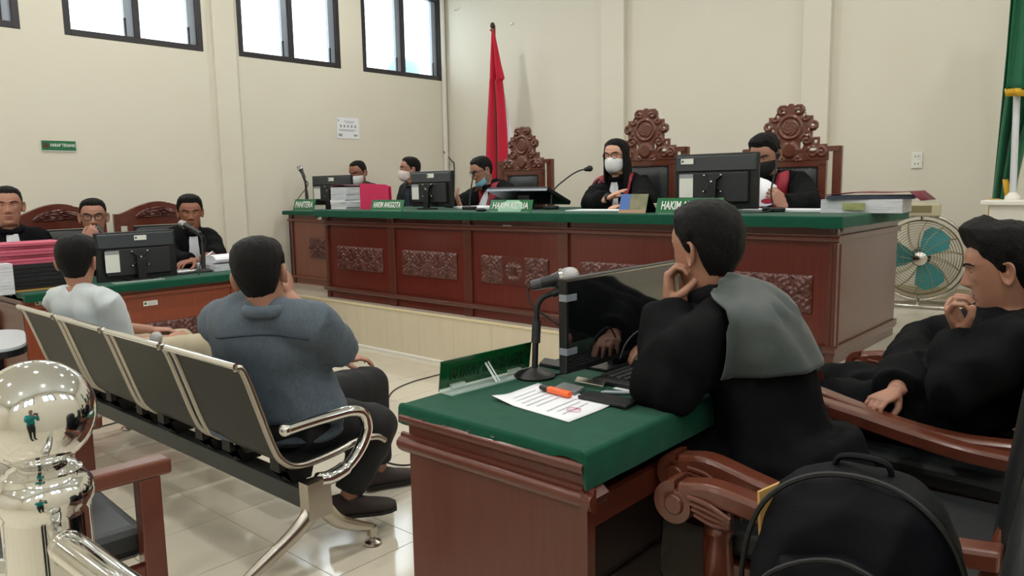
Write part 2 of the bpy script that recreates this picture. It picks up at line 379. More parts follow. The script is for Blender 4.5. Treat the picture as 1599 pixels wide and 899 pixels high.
# ================================================================ desks
def cloth(x0, x1, y0, y1, z, drop, name, parent, wav=.006, seed=0, step=.03, drops=None):
    """felt lying over a top, folded down over the edges with an uneven hem; drops = per side (front,right,back,left)"""
    drops = drops or (drop,) * 4
    per = []
    def side(a, b, dr, nrm):
        n = max(2, int((V(b) - V(a)).length / step))
        for k in range(n): t = k / n; per.append((a[0] + (b[0] - a[0]) * t, a[1] + (b[1] - a[1]) * t, dr, nrm, t))
    side((x0, y0), (x1, y0), drops[0], (0, -1)); side((x1, y0), (x1, y1), drops[1], (1, 0)); side((x1, y1), (x0, y1), drops[2], (0, 1)); side((x0, y1), (x0, y0), drops[3], (-1, 0))
    rings = []
    for q, (off, dz) in enumerate(((-.012, 0), (-.004, -.002), (0, -.009), (.001, None), (-.004, None))):
        ring = []
        for i, (x, y, dr, nr, t) in enumerate(per):
            d = dr(t) if callable(dr) else dr
            w = noise.noise((i * .23, seed, q * .1)) * wav
            if dz is None:
                zz = z - d + w if q == 3 else z - d + w
                ring.append((x + nr[0] * (off + w), y + nr[1] * (off + w), zz))
            else: ring.append((x + nr[0] * off, y + nr[1] * off, z + dz))
        rings.append(ring)
    b = MB(); b.loft(rings, caps=False); n = len(per); b.add(rings[0], [tuple(range(n))], smooth=True)
    return b.build(name, M_CLOTH, parent)

def carve_height(u, v, kind):
    """relief of the carved panels: four leaf petals round a boss, with scrolls between"""
    if kind == 'emblem':
        r = math.hypot(u, v); th = math.atan2(v, u)
        h = .55 * math.exp(-((r - .62) / .12) ** 2) * (.6 + .4 * math.cos(th * 14)) * (1 if v < .45 else .3)
        h += .7 * math.exp(-(u / .07) ** 2) * (1 if -.5 < v < .55 else 0) + .6 * math.exp(-((v - .35 + .25 * abs(u)) / .06) ** 2) * (1 if abs(u) < .5 else 0)
        h += .55 * math.exp(-(((abs(u) - .4) / .14) ** 2 + ((v - .02) / .12) ** 2)) + .6 * math.exp(-((v + .55) / .1) ** 2) * (1 if abs(u) < .35 else 0)
        return min(h, 1)
    r = math.hypot(u, v); th = math.atan2(v, u)
    pet = abs(math.cos(2 * (th - PI / 4))) ** .7
    h = max(0, min(1, (pet * 1.15 - r * .62) * 1.6)) * (.55 + .45 * math.cos(8 * (th - PI / 4)) ** 2) if r > .2 else .5
    h *= .75 + .25 * math.cos(r * 22)
    h = max(h, math.exp(-((r) / .17) ** 2) * 1.0 + (.6 * math.exp(-((r - .26) / .04) ** 2)))
    for cx, cy in ((0, .72), (0, -.72), (.74, 0), (-.74, 0)):
        rr = math.hypot(u - cx, v - cy); tt = math.atan2(v - cy, u - cx)
        h = max(h, .8 * max(0, 1 - rr / .3) ** .3 * (.5 + .5 * math.cos(rr * 42 - tt)) if rr < .3 else 0)
    return min(h, 1)
def carving_mesh(w, h, cells, depth=.03, res=.0072):
    nx, nz = int(w / res), int(h / res); vs = []; fs = []
    cw = w / len(cells)
    for j in range(nz + 1):
        for i in range(nx + 1):
            x = i / nx * w; zz = j / nz * h; c = min(int(x / cw), len(cells) - 1)
            u = (x - (c + .5) * cw) / (cw / 2); v = (zz - h / 2) / (h / 2)
            e = min(i, j, nx - i, nz - j)
            dd = .006 + depth * carve_height(u, v, cells[c]) if e > 0 else .008
            vs.append((x - w / 2, -dd, zz - h / 2))
    for j in range(nz):
        for i in range(nx):
            a = j * (nx + 1) + i; fs.append((a, a + 1, a + nx + 2, a + nx + 1))
    b = MB(); b.add(vs, fs, smooth=True); b.box2((-w / 2, -.008, -h / 2), (w / 2, 0, h / 2))
    me = b.mesh('carving'); me.materials.append(W_CARVE); return me
CARVE_A = carving_mesh(.64, .205, 'aaa'); CARVE_E = carving_mesh(.64, .205, ['a', 'emblem', 'a']); CARVE_B = carving_mesh(.62, .21, 'aa')
def put(name, me, parent, mtx):
    o = bpy.data.objects.new(name, me); COL.objects.link(o); o.parent = parent; o.matrix_local = mtx; return o

# ---- judges' bench
JX0, JX1, JY0, JY1, JZ = -5.89, -1.375, 4.075, 5.18, 1.165
jd = thing('judges_desk', 'long dark mahogany judges desk with carved panels on the platform', 'desk', ((JX0 + JX1) / 2, (JY0 + JY1) / 2, HP))
jo = -jd.location
def jb(): return MB()
def fin(b, name, m, parent=None, **k):
    p = parent or jd; b.v = [tuple(V(q) + jo) for q in b.v]; return b.build(name, m, p, **k)
b = MB(); b.box2((JX0 + .02, JY0 + .02, HP), (JX1 - .02, JY0 + .045, JZ)); fin(b, 'front_board', W_JDARK)
PIL = [-5.89, -5.0, -4.115, -3.205, -2.3, -1.41]
for k, x in enumerate(PIL):
    w = .085
    b = MB(); b.box2((x, JY0, HP), (x + w * (.5 if k in (0, 5) else 1) + (.0 if k not in (0,) else .0), JY0 + .03, JZ)); 
    for q in range(3): b.box2((x + .01 + q * .022, JY0 - .004, HP + .1), (x + .022 + q * .022, JY0 + .01, JZ - .13)) if k == 5 else None
    fin(b, 'pilaster', W_JTRIM, bevel=.003)
    cap = MB()
    for s in (-1, 1): cap.add([(x + .042 + s * .02 - .02, JY0 - .002, JZ - .03), (x + .042 + s * .02 + .02, JY0 - .002, JZ - .03), (x + .042 + s * .02, JY0 - .002, JZ - .075), (x + .042 + s * .02, JY0 - .016, JZ - .04)], [(0, 1, 3), (1, 2, 3), (2, 0, 3)])
    fin(cap, 'capital', W_CARVE)
def moulding(y, z, r, x0, x1, name='moulding'):
    b = MB(); pr = [(0, -r), (-r * .6, -r * .8), (-r, -.3 * r), (-r, .3 * r), (-r * .5, .6 * r), (-r * .45, r), (0, r)]
    b.loft([[(x, y + a, z + c) for a, c in pr] for x in (x0, x1)]); return b
b = moulding(JY0, 1.06, .02, JX0 - .02, JX1 + .022); fin(b, 'moulding', W_JTRIM)
b = moulding(JY0, .47, .02, JX0 - .02, JX1 + .022); fin(b, 'moulding', W_JTRIM)
for k in range(5):
    cx = (PIL[k] + PIL[k + 1] + .085) / 2
    put('carving', CARVE_E if k == 2 else CARVE_A, jd, Matrix.Translation(V((cx, JY0 + .02, .758)) + jo))
b = MB(); b.box2((JX1 - .03, JY0 + .01, HP), (JX1, JY1, JZ)); fin(b, 'end_panel', W_JTRIM)
b = MB(); b.box2((JX0, JY0 + .01, HP), (JX0 + .03, JY1, JZ)); fin(b, 'end_panel', W_JTRIM)
for z, r in ((1.06, .018), (.47, .018), (.45, .012)):
    b = MB(); b.box2((JX1, JY0, z - r), (JX1 + r, JY1 + .01, z + r)); fin(b, 'end_moulding', W_JTRIM, bevel=.005)
b = MB(); b.box2((JX0 + .02, JY0 + .02, JZ - .04), (JX1 - .02, JY1, JZ)); fin(b, 'desk_top', W_JTRIM)
jcl = cloth(JX0 - .05, JX1 + .05, JY0 - .065, JY1 + .04, JZ + .014, .06, 'table_felt', None, seed=1)
tag(jcl, 'green felt cloth covering the top of the long judges desk', 'tablecloth')
JT = JZ + .0145    # surface the things on the judges' desk stand on
mfront = Matrix(((1, 0, 0, 0), (0, 0, -1, 0), (0, 1, 0, 0), (0, 0, 0, 1)))
q = P(792, 355, y=JY0 + .018); sticker(jd, Matrix.Translation(q + jo) @ mfront, .082, .034)

# ---- clerk's desk
KX0, KX1, KY0, KY1, KZ = -7.15, -5.96, 4.51, 5.1, 1.135
kd = thing('clerk_desk', 'brown wooden clerk desk with carved panel left of the judges desk', 'desk', ((KX0 + KX1) / 2, (KY0 + KY1) / 2, HP)); ko = -kd.location
def fk(b, name, m, **k): b.v = [tuple(V(q) + ko) for q in b.v]; return b.build(name, m, kd, **k)
b = MB(); b.box2((KX0 + .02, KY0 + .015, HP), (KX1, KY0 + .04, KZ)); fk(b, 'front_board', W_CLERK)
for x in (KX0, KX1 - .06): b = MB(); b.box2((x, KY0, HP), (x + .06, KY0 + .02, KZ)); fk(b, 'pilaster', W_JTRIM, bevel=.003)
b = moulding(KY0, 1.05, .014, KX0 - .014, KX1); fk(b, 'moulding', W_CLERK)
b = moulding(KY0, HP + .07, .012, KX0 - .014, KX1); fk(b, 'moulding', W_CLERK)
for x in (KX0, KX1 - .02): b = MB(); b.box2((x, KY0, HP), (x + .02, KY1, KZ)); fk(b, 'end_panel', W_CLERK)
b = MB(); b.box2((KX0, KY0, KZ - .03), (KX1, KY1, KZ)); fk(b, 'desk_top', W_CLERK)
c0 = (P(476, 376, y=KY0).x + KX1) / 2
put('carving', CARVE_B, kd, Matrix.Translation(V((-6.49, KY0 + .014, .77)) + ko))
q = P(499, 340, y=KY0 - .016); sticker(kd, Matrix.Translation(q + ko) @ mfront, .07, .034)
tag(cloth(KX0 - .04, KX1 + .012, KY0 - .05, KY1 + .03, KZ + .012, .04, 'table_felt', None, seed=5), 'green felt cloth on the clerk desk by the left wall', 'tablecloth')
KT = KZ + .0125

# ---- prosecutors' desk (front faces the witness bench)
QX1, QX0, QY0, QY1, QZ = -5.4, -6.12, 1.5, 2.97, .735
qd = thing('prosecutors_desk', 'orange-brown wooden prosecutors desk with carved panel behind the bench', 'desk', ((QX0 + QX1) / 2, (QY0 + QY1) / 2, 0)); qo = -qd.location
def fq(b, name, m, **k): b.v = [tuple(V(q) + qo) for q in b.v]; return b.build(name, m, qd, **k)
b = MB(); b.box2((QX1 - .04, QY0 + .02, 0), (QX1 - .012, QY1 - .02, QZ)); fq(b, 'front_board', W_PROS)
for y in (QY0, QY1 - .09): b = MB(); b.box2((QX1 - .02, y, 0), (QX1, y + .09, QZ)); fq(b, 'pilaster', W_PROS, bevel=.003)
for y in (QY0, QY1 - .025): b = MB(); b.box2((QX0, y, 0), (QX1 - .005, y + .025, QZ)); fq(b, 'end_panel', W_LAW)
for z in (.66, .12):
    b = MB(); b.box2((QX1 - .02, QY0 - .012, z - .012), (QX1 + .012, QY1 + .012, z + .012)); fq(b, 'moulding', W_PROS, bevel=.006)
    b = MB(); b.box2((QX0, QY0 - .014, z - .014), (QX1 + .012, QY0 + .02, z + .014)); fq(b, 'end_moulding', W_LAW, bevel=.006)
b = MB(); b.box2((QX0, QY0, QZ - .03), (QX1, QY1, QZ)); fq(b, 'desk_top', W_LAW)
mX = Matrix(((0, -1, 0, 0), (1, 0, 0, 0), (0, 0, 1, 0), (0, 0, 0, 1)))     # carving front (-y) -> +x
put('carving', CARVE_A, qd, Matrix.Translation(V((QX1 - .014, 2.36, .355)) + qo) @ mX)
mXs = Matrix(((0, 0, 1, 0), (1, 0, 0, 0), (0, 1, 0, 0), (0, 0, 0, 1)))
sticker(qd, Matrix.Translation(P(235, 473, x=QX1 - .011) + qo) @ mXs, .098, .034)
s2 = sticker(qd, Matrix.Translation(P(66, 472, x=QX1 + .001) + qo) @ mXs, .08, .03)
tag(cloth(QX0 - .03, QX1 + .045, QY0 + .0, QY1 + .03, QZ + .014, .05, 'table_felt', None, seed=9, drops=(.03, .05, .05, .05)), 'dark green felt cloth on the prosecutors desk', 'tablecloth')
QT = QZ + .0145

# ---- lawyers' desk (foreground)
LX0, LX1, LY0, LY1, LZ = -1.565, -.965, 1.325, 2.69, .765
ld = thing('lawyers_desk', 'dark wooden lawyers desk with mouldings in the foreground', 'desk', ((LX0 + LX1) / 2, (LY0 + LY1) / 2, 0)); lo_ = -ld.location
def fl(b, name, m, **k): b.v = [tuple(V(q) + lo_) for q in b.v]; return b.build(name, m, ld, **k)
for y in (LY0, LY1 - .03): b = MB(); b.box2((LX0, y, 0), (LX1, y + .03, LZ)); fl(b, 'end_panel', W_LAW)
b = MB(); b.box2((LX0, LY0 + .03, 0), (LX0 + .025, LY1 - .03, LZ)); fl(b, 'front_board', W_LAW)
b = MB(); b.box2((LX0, LY0, LZ - .03), (LX1, LY1, LZ)); fl(b, 'desk_top', W_LAW)
for y, s in ((LY0, -1), (LY1, 1)):
    pr = [(0, -.028), (.008, -.026), (.02, -.016), (.026, -.004), (.026, .006), (.018, .014), (.010, .018), (.008, .026), (0, .028)]
    b = MB(); b.loft([[(x, y + s * a, .668 + c) for a, c in pr] for x in (LX0 - .025, LX1 + .025)]); fl(b, 'moulding', W_LAW)
    b = MB(); b.loft([[(x, y + s * a, .742 + c * .9) for a, c in pr] for x in (LX0 - .012, LX1 + .004)]); fl(b, 'top_moulding', W_LAW)
b = MB(); b.loft([[(LX1 + a, y, .668 + c) for a, c in ((0, -.028), (.02, -.016), (.025, .006), (.01, .018), (0, .028))] for y in (LY0 - .025, LY0 + .05)]); fl(b, 'moulding_return', W_LAW)
b = MB(); b.box2((LX0 + .03, LY0 + .03, .575), (LX1 - .02, LY1 - .03, .6)); fl(b, 'shelf', W_LAW)
b = MB(); b.box2((LX1 - .04, LY0 + .03, .6), (LX1 - .02, LY1 - .03, .64)); fl(b, 'shelf_lip', W_LAW)
b = MB(); b.box2((LX0 + .03, LY0 + .03, .03), (LX1 - .06, LY0 + .42, .574)); fl(b, 'drawer_pedestal', mat('kneehole_dark_wood', srgb(30, 18, 15), .5))  # pedestal added, coloured near black so the space under the desk reads dark
for zz in (.06, .24, .42): b = MB(); b.box2((LX1 - .06, LY0 + .045, zz), (LX1 - .048, LY0 + .405, zz + .155)); fl(b, 'drawer_front', MATS['kneehole_dark_wood'], bevel=.003)
lcl = cloth(LX0 - .018, LX1 + .012, LY0 - .02, LY1 + .03, LZ + .014, .04, 'table_felt', None, seed=14, wav=.005, step=.02,
            drops=(lambda t: .052 - .034 * t + .004 * math.sin(t * 40), .085, .05, .05))
tag(lcl, 'green felt cloth with ragged hem on the foreground lawyers desk', 'tablecloth')
LT = LZ + .0145
b = MB()
for t in (.06, .14, .28, .42, .56): b.box((LX0 + t * .6, LY0 - .0225, LT - .028 + .016 * t), (.012, .002, .003))
b.build('staples', M_STEEL, lcl)
b = MB(); b.tube([(LX1 - .015, LY1 + .0, .62), (LX1 - .015, LY1 + .035, .62)], .008, 10); b.sphere((LX1 - .015, LY1 + .042, .62), .018, 12, 8); fl(b, 'knob', M_STEEL)

# ================================================================ judges' carved chairs
def crest_shape(x, z):
    """x from -.30 to .30, z 0 .. .42 : returns 0 outside, else height of relief"""
    ax = abs(x)
    inside = (z < .075 and ax < .285) or (z < .125 and ax < .27) or (z < .175 and ax < .215) or (z < .34 and ax < .165) or (math.hypot(ax, z - .30) < .125) or (math.hypot(ax - .165, z - .265) < .04) or math.hypot(ax - .06, z - .385) < .045 or math.hypot(ax, z - .415) < .022
    if not inside: return 0
    for cx, cz, rx, rz in ((.085, .12, .014, .03), (.17, .085, .03, .011), (.055, .375, .016, .010), (.10, .345, .011, .014), (.135, .24, .010, .012), (.19, .145, .016, .013), (.165, .27, .016, .012), (.125, .20, .008, .012)):
        if ((ax - cx) / rx) ** 2 + ((z - cz) / rz) ** 2 < 1: return 0
    h = .35
    r = math.hypot(ax, z - .255); h = max(h, .95 * math.exp(-((r - .083) / .012) ** 2)); h = max(h, .7 if r < .06 else 0) - (.25 * (.5 + .5 * math.cos(r * 260 + 4 * math.atan2(z - .255, x))) if r < .06 else 0)
    r = math.hypot(ax, z - .085); h = max(h, .95 if r < .058 else 0)
    for cx, cz, rr in ((.125, .155, .045), (.17, .06, .05), (.235, .06, .04), (.165, .265, .034), (.06, .385, .04), (.11, .33, .03), (.06, .02, .03)):
        r = math.hypot(ax - cx, z - cz); t = math.atan2(z - cz, ax - cx)
        if r < rr: h = max(h, .55 + .4 * math.cos(r * 190 - t))
    return max(h, .1)
def crest_mesh(res=.0068):
    nx, nz = int(.60 / res), int(.45 / res); b = MB(); idx = {}; vs = []; fs = []
    cell = [[crest_shape(-.30 + (i + .5) * res, (j + .5) * res) for i in range(nx)] for j in range(nz)]
    def vert(i, j, front):
        k = (i, j, front)
        if k not in idx:
            hs = [cell[b_][a_] for a_ in (i - 1, i) for b_ in (j - 1, j) if 0 <= a_ < nx and 0 <= b_ < nz and cell[b_][a_] > 0]
            h = sum(hs) / max(1, len(hs)); idx[k] = len(vs)
            vs.append((-.30 + i * res, -(.012 + .028 * h) if front else .012, j * res))
        return idx[k]
    for j in range(nz):
        for i in range(nx):
            if cell[j][i] <= 0: continue
            fs.append((vert(i, j, 1), vert(i + 1, j, 1), vert(i + 1, j + 1, 1), vert(i, j + 1, 1)))
            fs.append((vert(i, j, 0), vert(i, j + 1, 0), vert(i + 1, j + 1, 0), vert(i + 1, j, 0)))
            for di, dj, e in ((-1, 0, ((i, j), (i, j + 1))), (1, 0, ((i + 1, j + 1), (i + 1, j))), (0, -1, ((i + 1, j), (i, j))), (0, 1, ((i, j + 1), (i + 1, j + 1)))):
                a, c = i + di, j + dj
                if not (0 <= a < nx and 0 <= c < nz and cell[c][a] > 0):
                    (p, q) = e; fs.append((vert(*p, 0), vert(*p, 1), vert(*q, 1), vert(*q, 0)))
    b.add(vs, fs, smooth=True); me = b.mesh('crest'); me.materials.append(W_CHAIR); return me
CREST = crest_mesh()
def pad_grid(b, w, h, d, y, z0, nx=14, nz=14, edge=.015):
    """a padded leather panel facing -y"""
    vs = []; fs = []
    for j in range(nz + 1):
        for i in range(nx + 1):
            u, v = i / nx * 2 - 1, j / nz * 2 - 1
            dd = d * (1 - abs(u) ** 6) * (1 - abs(v) ** 6) ** .5 if abs(u) < 1 and abs(v) < 1 else 0
            vs.append((u * w / 2, y - dd, z0 + (v + 1) / 2 * h))
    for j in range(nz):
        for i in range(nx): a = j * (nx + 1) + i; fs.append((a, a + 1, a + nx + 2, a + nx + 1))
    b.add(vs, fs, smooth=True); return b
def judge_chair(label):
    t = thing('carved_judge_chair', label, 'chair', group='carved high-backed judge chairs')
    for s in (-1, 1):
        b = MB(); b.box2((s * .245 - .028, 0, .42), (s * .245 + .028, .05, 1.14)); b.build('backrest_stile', W_CHAIR, t, bevel=.004)
        b = MB(); b.box2((s * .345 - .033, .02, .38), (s * .345 + .033, .065, 1.27)); b.build('back_post', W_CHAIR, t, bevel=.004)
        b = MB(); b.box2((s * .26 - .02, .0, 1.23), (s * .36, .05, 1.27)); b.build('post_bridge', W_CHAIR, t)
    b = MB(); b.box2((-.273, 0, 1.12), (.273, .05, 1.175)); b.build('top_rail', W_CHAIR, t, bevel=.004)
    b = MB(); pad_grid(b, .42, .66, .04, .012, .46); b.box2((-.215, .005, .46), (.215, .03, 1.12)); b.build('back_pad', M_LEATH, t)
    b = MB()
    for k in range(22):
        for s in (-1, 1): b.sphere((s * .213, .004, .47 + k * .03), .006, 6, 4)
    for k in range(14): b.sphere((-.2 + k * .0308, .004, 1.112), .006, 6, 4)
    b.build('studs', mat('dark_stud', srgb(40, 28, 22), .35, metal=.6), t)
    put('crest', CREST, t, T(0, .02, 1.165))
    b = MB(); b.box2((-.27, -.52, .40), (.27, .03, .50)); b.build('seat', M_LEATH, t, bevel=.03, seg=3)
    b = MB(); b.box2((-.29, -.54, .33), (.29, .05, .40)); b.build('seat_frame', W_CHAIR, t, bevel=.006)
    for s in (-1, 1):
        for y in (-.5, .03): b = MB(); b.box2((s * .26 - .025, y - .025, 0), (s * .26 + .025, y + .025, .34)); b.build('leg', W_CHAIR, t, bevel=.005)
        b = MB(); b.tube(catmull([(s * .30, .02, .70), (s * .31, -.25, .70), (s * .31, -.46, .68), (s * .31, -.52, .64)], 5), .025, 8); b.build('armrest', W_CHAIR, t)
        b = MB(); b.tube([(s * .3, -.44, .4), (s * .31, -.44, .68)], .02, 8); b.build('arm_post', W_CHAIR, t)
    return t
CH_Y = 5.72
jc = judge_chair('carved high-backed chair behind the judge with the blue mask, beside the red flag')
jc.location = (P(815, 220, y=CH_Y).x, CH_Y, HP - .01); jc.rotation_euler.z = math.radians(-4)
jc2 = dup(jc, (P(1008, 200, y=CH_Y).x, CH_Y, HP + .04), math.radians(4), 'carved high-backed chair behind the woman judge')
jc3 = dup(jc, (P(1234, 200, y=CH_Y).x, CH_Y, HP - .0), math.radians(6), 'carved high-backed chair behind the judge wearing a black mask')
for c in (jc, jc2, jc3): c.location.z = HP
for c, s in ((jc, .965), (jc2, 1.005), (jc3, .965)): c.scale = (s, s, s)

# ================================================================ prosecutors' chairs (face +x)
def arch_chair(label):
    t = thing('arched_office_chair', label, 'chair', group='arched chairs behind the prosecutors desk')
    # local: faces -y
    n = 20; top = [(-.36 + .72 * k / n, 1.18 + .11 * math.sin(PI * k / n) ** 1.4) for k in range(n + 1)]
    poly = [(-.36, .98)] + top + [(.36, .98), (.27, .98), (.27, 1.085), (-.27, 1.085), (-.27, .98)]
    mm = Matrix(((1, 0, 0, 0), (0, 0, 1, 0), (0, 1, 0, 0), (0, 0, 0, 1)))
    b = MB(); b.prism([(x, z) for x, z in top] + [(.36, 1.085), (-.36, 1.085)], 0, .045, mm); b.build('crest_rail', W_CHAIRD, t, bevel=.005)
    # carved leaf panel
    vs = []; fs = []; nx, nz = 44, 14
    for j in range(nz + 1):
        for i in range(nx + 1):
            u, v = i / nx * 2 - 1, j / nz * 2 - 1; e = max(0, 1 - (u * u) - (v * v) * .6)
            hh = e ** .4 * (.5 + .5 * math.cos(7 * u + 3 * math.sin(5 * v)) * math.cos(5 * v - 4 * u * v)) if e > 0 else 0
            vs.append((u * .19, -.002 - .018 * hh, 1.165 + v * .042 * (1 - .4 * u * u) + .035 * (1 - u * u)))
    for j in range(nz):
        for i in range(nx): a = j * (nx + 1) + i; fs.append((a, a + 1, a + nx + 2, a + nx + 1))
    b = MB(); b.add(vs, fs, smooth=True); b.build('carved_panel', W_CARVE, t)
    for s in (-1, 1):
        b = MB(); b.box2((s * .235 - .022, 0, .42), (s * .235 + .022, .04, 1.09)); b.build('backrest_stile', W_CHAIRD, t, bevel=.004)
        b = MB(); b.box2((s * .34 - .025, 0, .36), (s * .34 + .025, .045, 1.19)); b.build('back_post', W_CHAIRD, t, bevel=.004)
    b = MB(); pad_grid(b, .43, .6, .05, .01, .48); b.box2((-.21, .0, .48), (.21, .03, 1.08)); b.build('back_pad', M_LEATH, t)
    b = MB(); b.box2((-.28, -.5, .40), (.28, .02, .49)); b.build('seat', M_LEATH, t, bevel=.03, seg=3)
    b = MB(); b.box2((-.3, -.52, .33), (.3, .04, .4)); b.build('seat_frame', W_CHAIRD, t, bevel=.005)
    for s in (-1, 1):
        for y in (-.48, .02): b = MB(); b.box2((s * .27 - .024, y - .024, 0), (s * .27 + .024, y + .024, .34)); b.build('leg', W_CHAIRD, t, bevel=.004)
    return t
CX = -6.82
ac = arch_chair('dark red arched chair with carved crest behind the prosecutor wearing glasses')
ac.location = (CX, P(92, 340, x=CX).y, 0); ac.rotation_euler.z = PI / 2 + .05
q = P(92, 319, x=CX); ac.scale = (1, 1, q.z / 1.285)
ac2 = dup(ac, (CX, P(248, 340, x=CX).y, 0), PI / 2 - .08, 'dark red arched chair with carved crest behind the prosecutor writing at the desk')

# ================================================================ four-seat perforated steel bench
BX0, BX1 = -4.56, -2.29; BP = (BX1 - BX0) / 4
bn = thing('waiting_bench', 'black perforated steel bench of four linked seats with chrome arms', 'bench', ((BX0 + BX1) / 2, 1.47, 0)); bo = -bn.location
def fb(b, name, m, parent=None, **k):
    b.v = [tuple(V(q) + bo) for q in b.v]; return b.build(name, m, parent or bn, **k)
M_PERF = bpy.data.materials.new('perforated_steel'); M_PERF.use_nodes = True; nt = M_PERF.node_tree; N = nt.nodes; L = nt.links; pb_ = N['Principled BSDF']
pb_.inputs['Base Color'].default_value = (*srgb(52, 54, 52), 1); pb_.inputs['Metallic'].default_value = .15; pb_.inputs['Roughness'].default_value = .45; pb_.inputs['Specular IOR Level'].default_value = .3
tc = N.new('ShaderNodeTexCoord'); vo = N.new('ShaderNodeTexVoronoi'); vo.inputs['Scale'].default_value = 120; vo.inputs['Randomness'].default_value = 0
L.new(tc.outputs['Object'], vo.inputs[0]); mt = N.new('ShaderNodeMath'); mt.operation = 'GREATER_THAN'; mt.inputs[1].default_value = .30
L.new(vo.outputs['Distance'], mt.inputs[0]); mxc = N.new('ShaderNodeMix'); mxc.data_type = 'RGBA'
mxc.inputs[6].default_value = (*srgb(6, 6, 6), 1); mxc.inputs[7].default_value = (*srgb(34, 36, 34), 1)
L.new(mt.outputs[0], mxc.inputs[0]); L.new(mxc.outputs[2], pb_.inputs['Base Color'])
SEAT = catmull([(0, 1.235, .782), (0, 1.262, .765), (0, 1.31, .62), (0, 1.352, .49), (0, 1.385, .425), (0, 1.45, .385), (0, 1.58, .388), (0, 1.72, .408), (0, 1.80, .402), (0, 1.84, .378)], 5)
def sheet(x0, x1, th=.004, nx=6):
    b = MB(); rings = []
    for side in (1, -1):
        pass
    n = len(SEAT); top = []; bot = []
    for i, p in enumerate(SEAT):
        t = (SEAT[min(i + 1, n - 1)] - SEAT[max(i - 1, 0)]).normalized(); nr = V((0, -t.z, t.y))
        top.append(p + nr * th); bot.append(p - nr * th)
    prof = top + bot[::-1]
    b.loft([[(x0 + (x1 - x0) * k / nx, p.y, p.z) for p in prof] for k in range(nx + 1)]); return b
for k in range(4):
    x0 = BX0 + k * BP + .02; x1 = BX0 + (k + 1) * BP - .02
    st = fb(sheet(x0 + .018, x1 - .018), 'seat_shell', M_PERF)
    for s, x in ((-1, x0 + .014), (1, x1 - .014)):
        b = MB(); b.tube([(x, p.y, p.z) for p in SEAT], .014, 8, up=(1, 0, 0)); fb(b, 'edge_rail', M_ALU, st)
    b = MB(); b.tube([(x0 + .01, 1.237, .787), (x1 - .01, 1.237, .787)], .013, 10); fb(b, 'top_rail', M_CHROME, st)
    b = MB(); b.tube([(x0 + .01, 1.842, .377), (x1 - .01, 1.842, .377)], .011, 8); fb(b, 'front_rail', M_CHROME, st)
    for x in (x0 + .09, x1 - .09):
        b = MB(); b.loft([[(x - .03, 1.40, .41), (x + .03, 1.40, .41), (x + .03, 1.42, .385), (x - .03, 1.42, .385)], [(x - .03, 1.40, .36), (x + .03, 1.40, .36), (x + .03, 1.45, .31), (x - .03, 1.45, .31)], [(x - .03, 1.55, .375), (x + .03, 1.55, .375), (x + .03, 1.53, .31), (x - .03, 1.53, .31)]]); fb(b, 'bracket', M_RUBBER, st)
b = MB(); b.box2((BX0 + .03, 1.44, .232), (BX1, 1.52, .305)); fb(b, 'beam', mat('beam_grey', srgb(54, 58, 58), .42, metal=.3), bevel=.006)
def bench_leg(x):
    b = MB()
    b.loft([[(x + a * .028, y0 + (y1 - y0) * (c + 1) / 2, z) for a, c in ((-1, -1), (1, -1), (1, 1), (-1, 1))] for z, y0, y1 in ((.20, 1.435, 1.535), (.26, 1.437, 1.533), (.335, 1.435, 1.53))])
    b.tube(catmull([(x, 1.50, .25), (x, 1.53, .20), (x, 1.58, .145), (x, 1.66, .10), (x, 1.725, .07)], 5), [.036 - .001 * k for k in range(21)], 12, up=(1, 0, 0), flat=.8)
    b.tube(catmull([(x, 1.49, .25), (x, 1.44, .20), (x, 1.37, .155), (x, 1.24, .09), (x, 1.16, .05)], 5), [.036 - .0009 * k for k in range(21)], 12, up=(1, 0, 0), flat=.8)
    lg = fb(b, 'leg', M_ALU)
    for y in (1.728, 1.16):
        b = MB(); b.lathe([(.001, .075), (.018, .073), (.02, .04), (.012, .03), (.014, .018), (.032, .012), (.034, .004), (.03, 0), (.001, 0)], 16, T(x, y, 0)); fb(b, 'foot_glide', M_ALU, lg)
    b = MB(); pth = catmull([(x, 1.50, .33), (x, 1.55, .325), (x, 1.625, .345), (x, 1.69, .40), (x, 1.722, .465), (x, 1.705, .525), (x, 1.65, .548), (x, 1.56, .55), (x, 1.46, .548), (x, 1.385, .545)], 6)
    b.tube(pth, [.026 if i < 12 else .021 for i in range(len(pth))], 14, up=(1, 0, 0), flat=1.2); b.sphere((x, 1.378, .545), .024, 12, 8)
    fb(b, 'armrest', M_CHROME)
bench_leg(BX1 + .012); bench_leg(BX0 + .01)

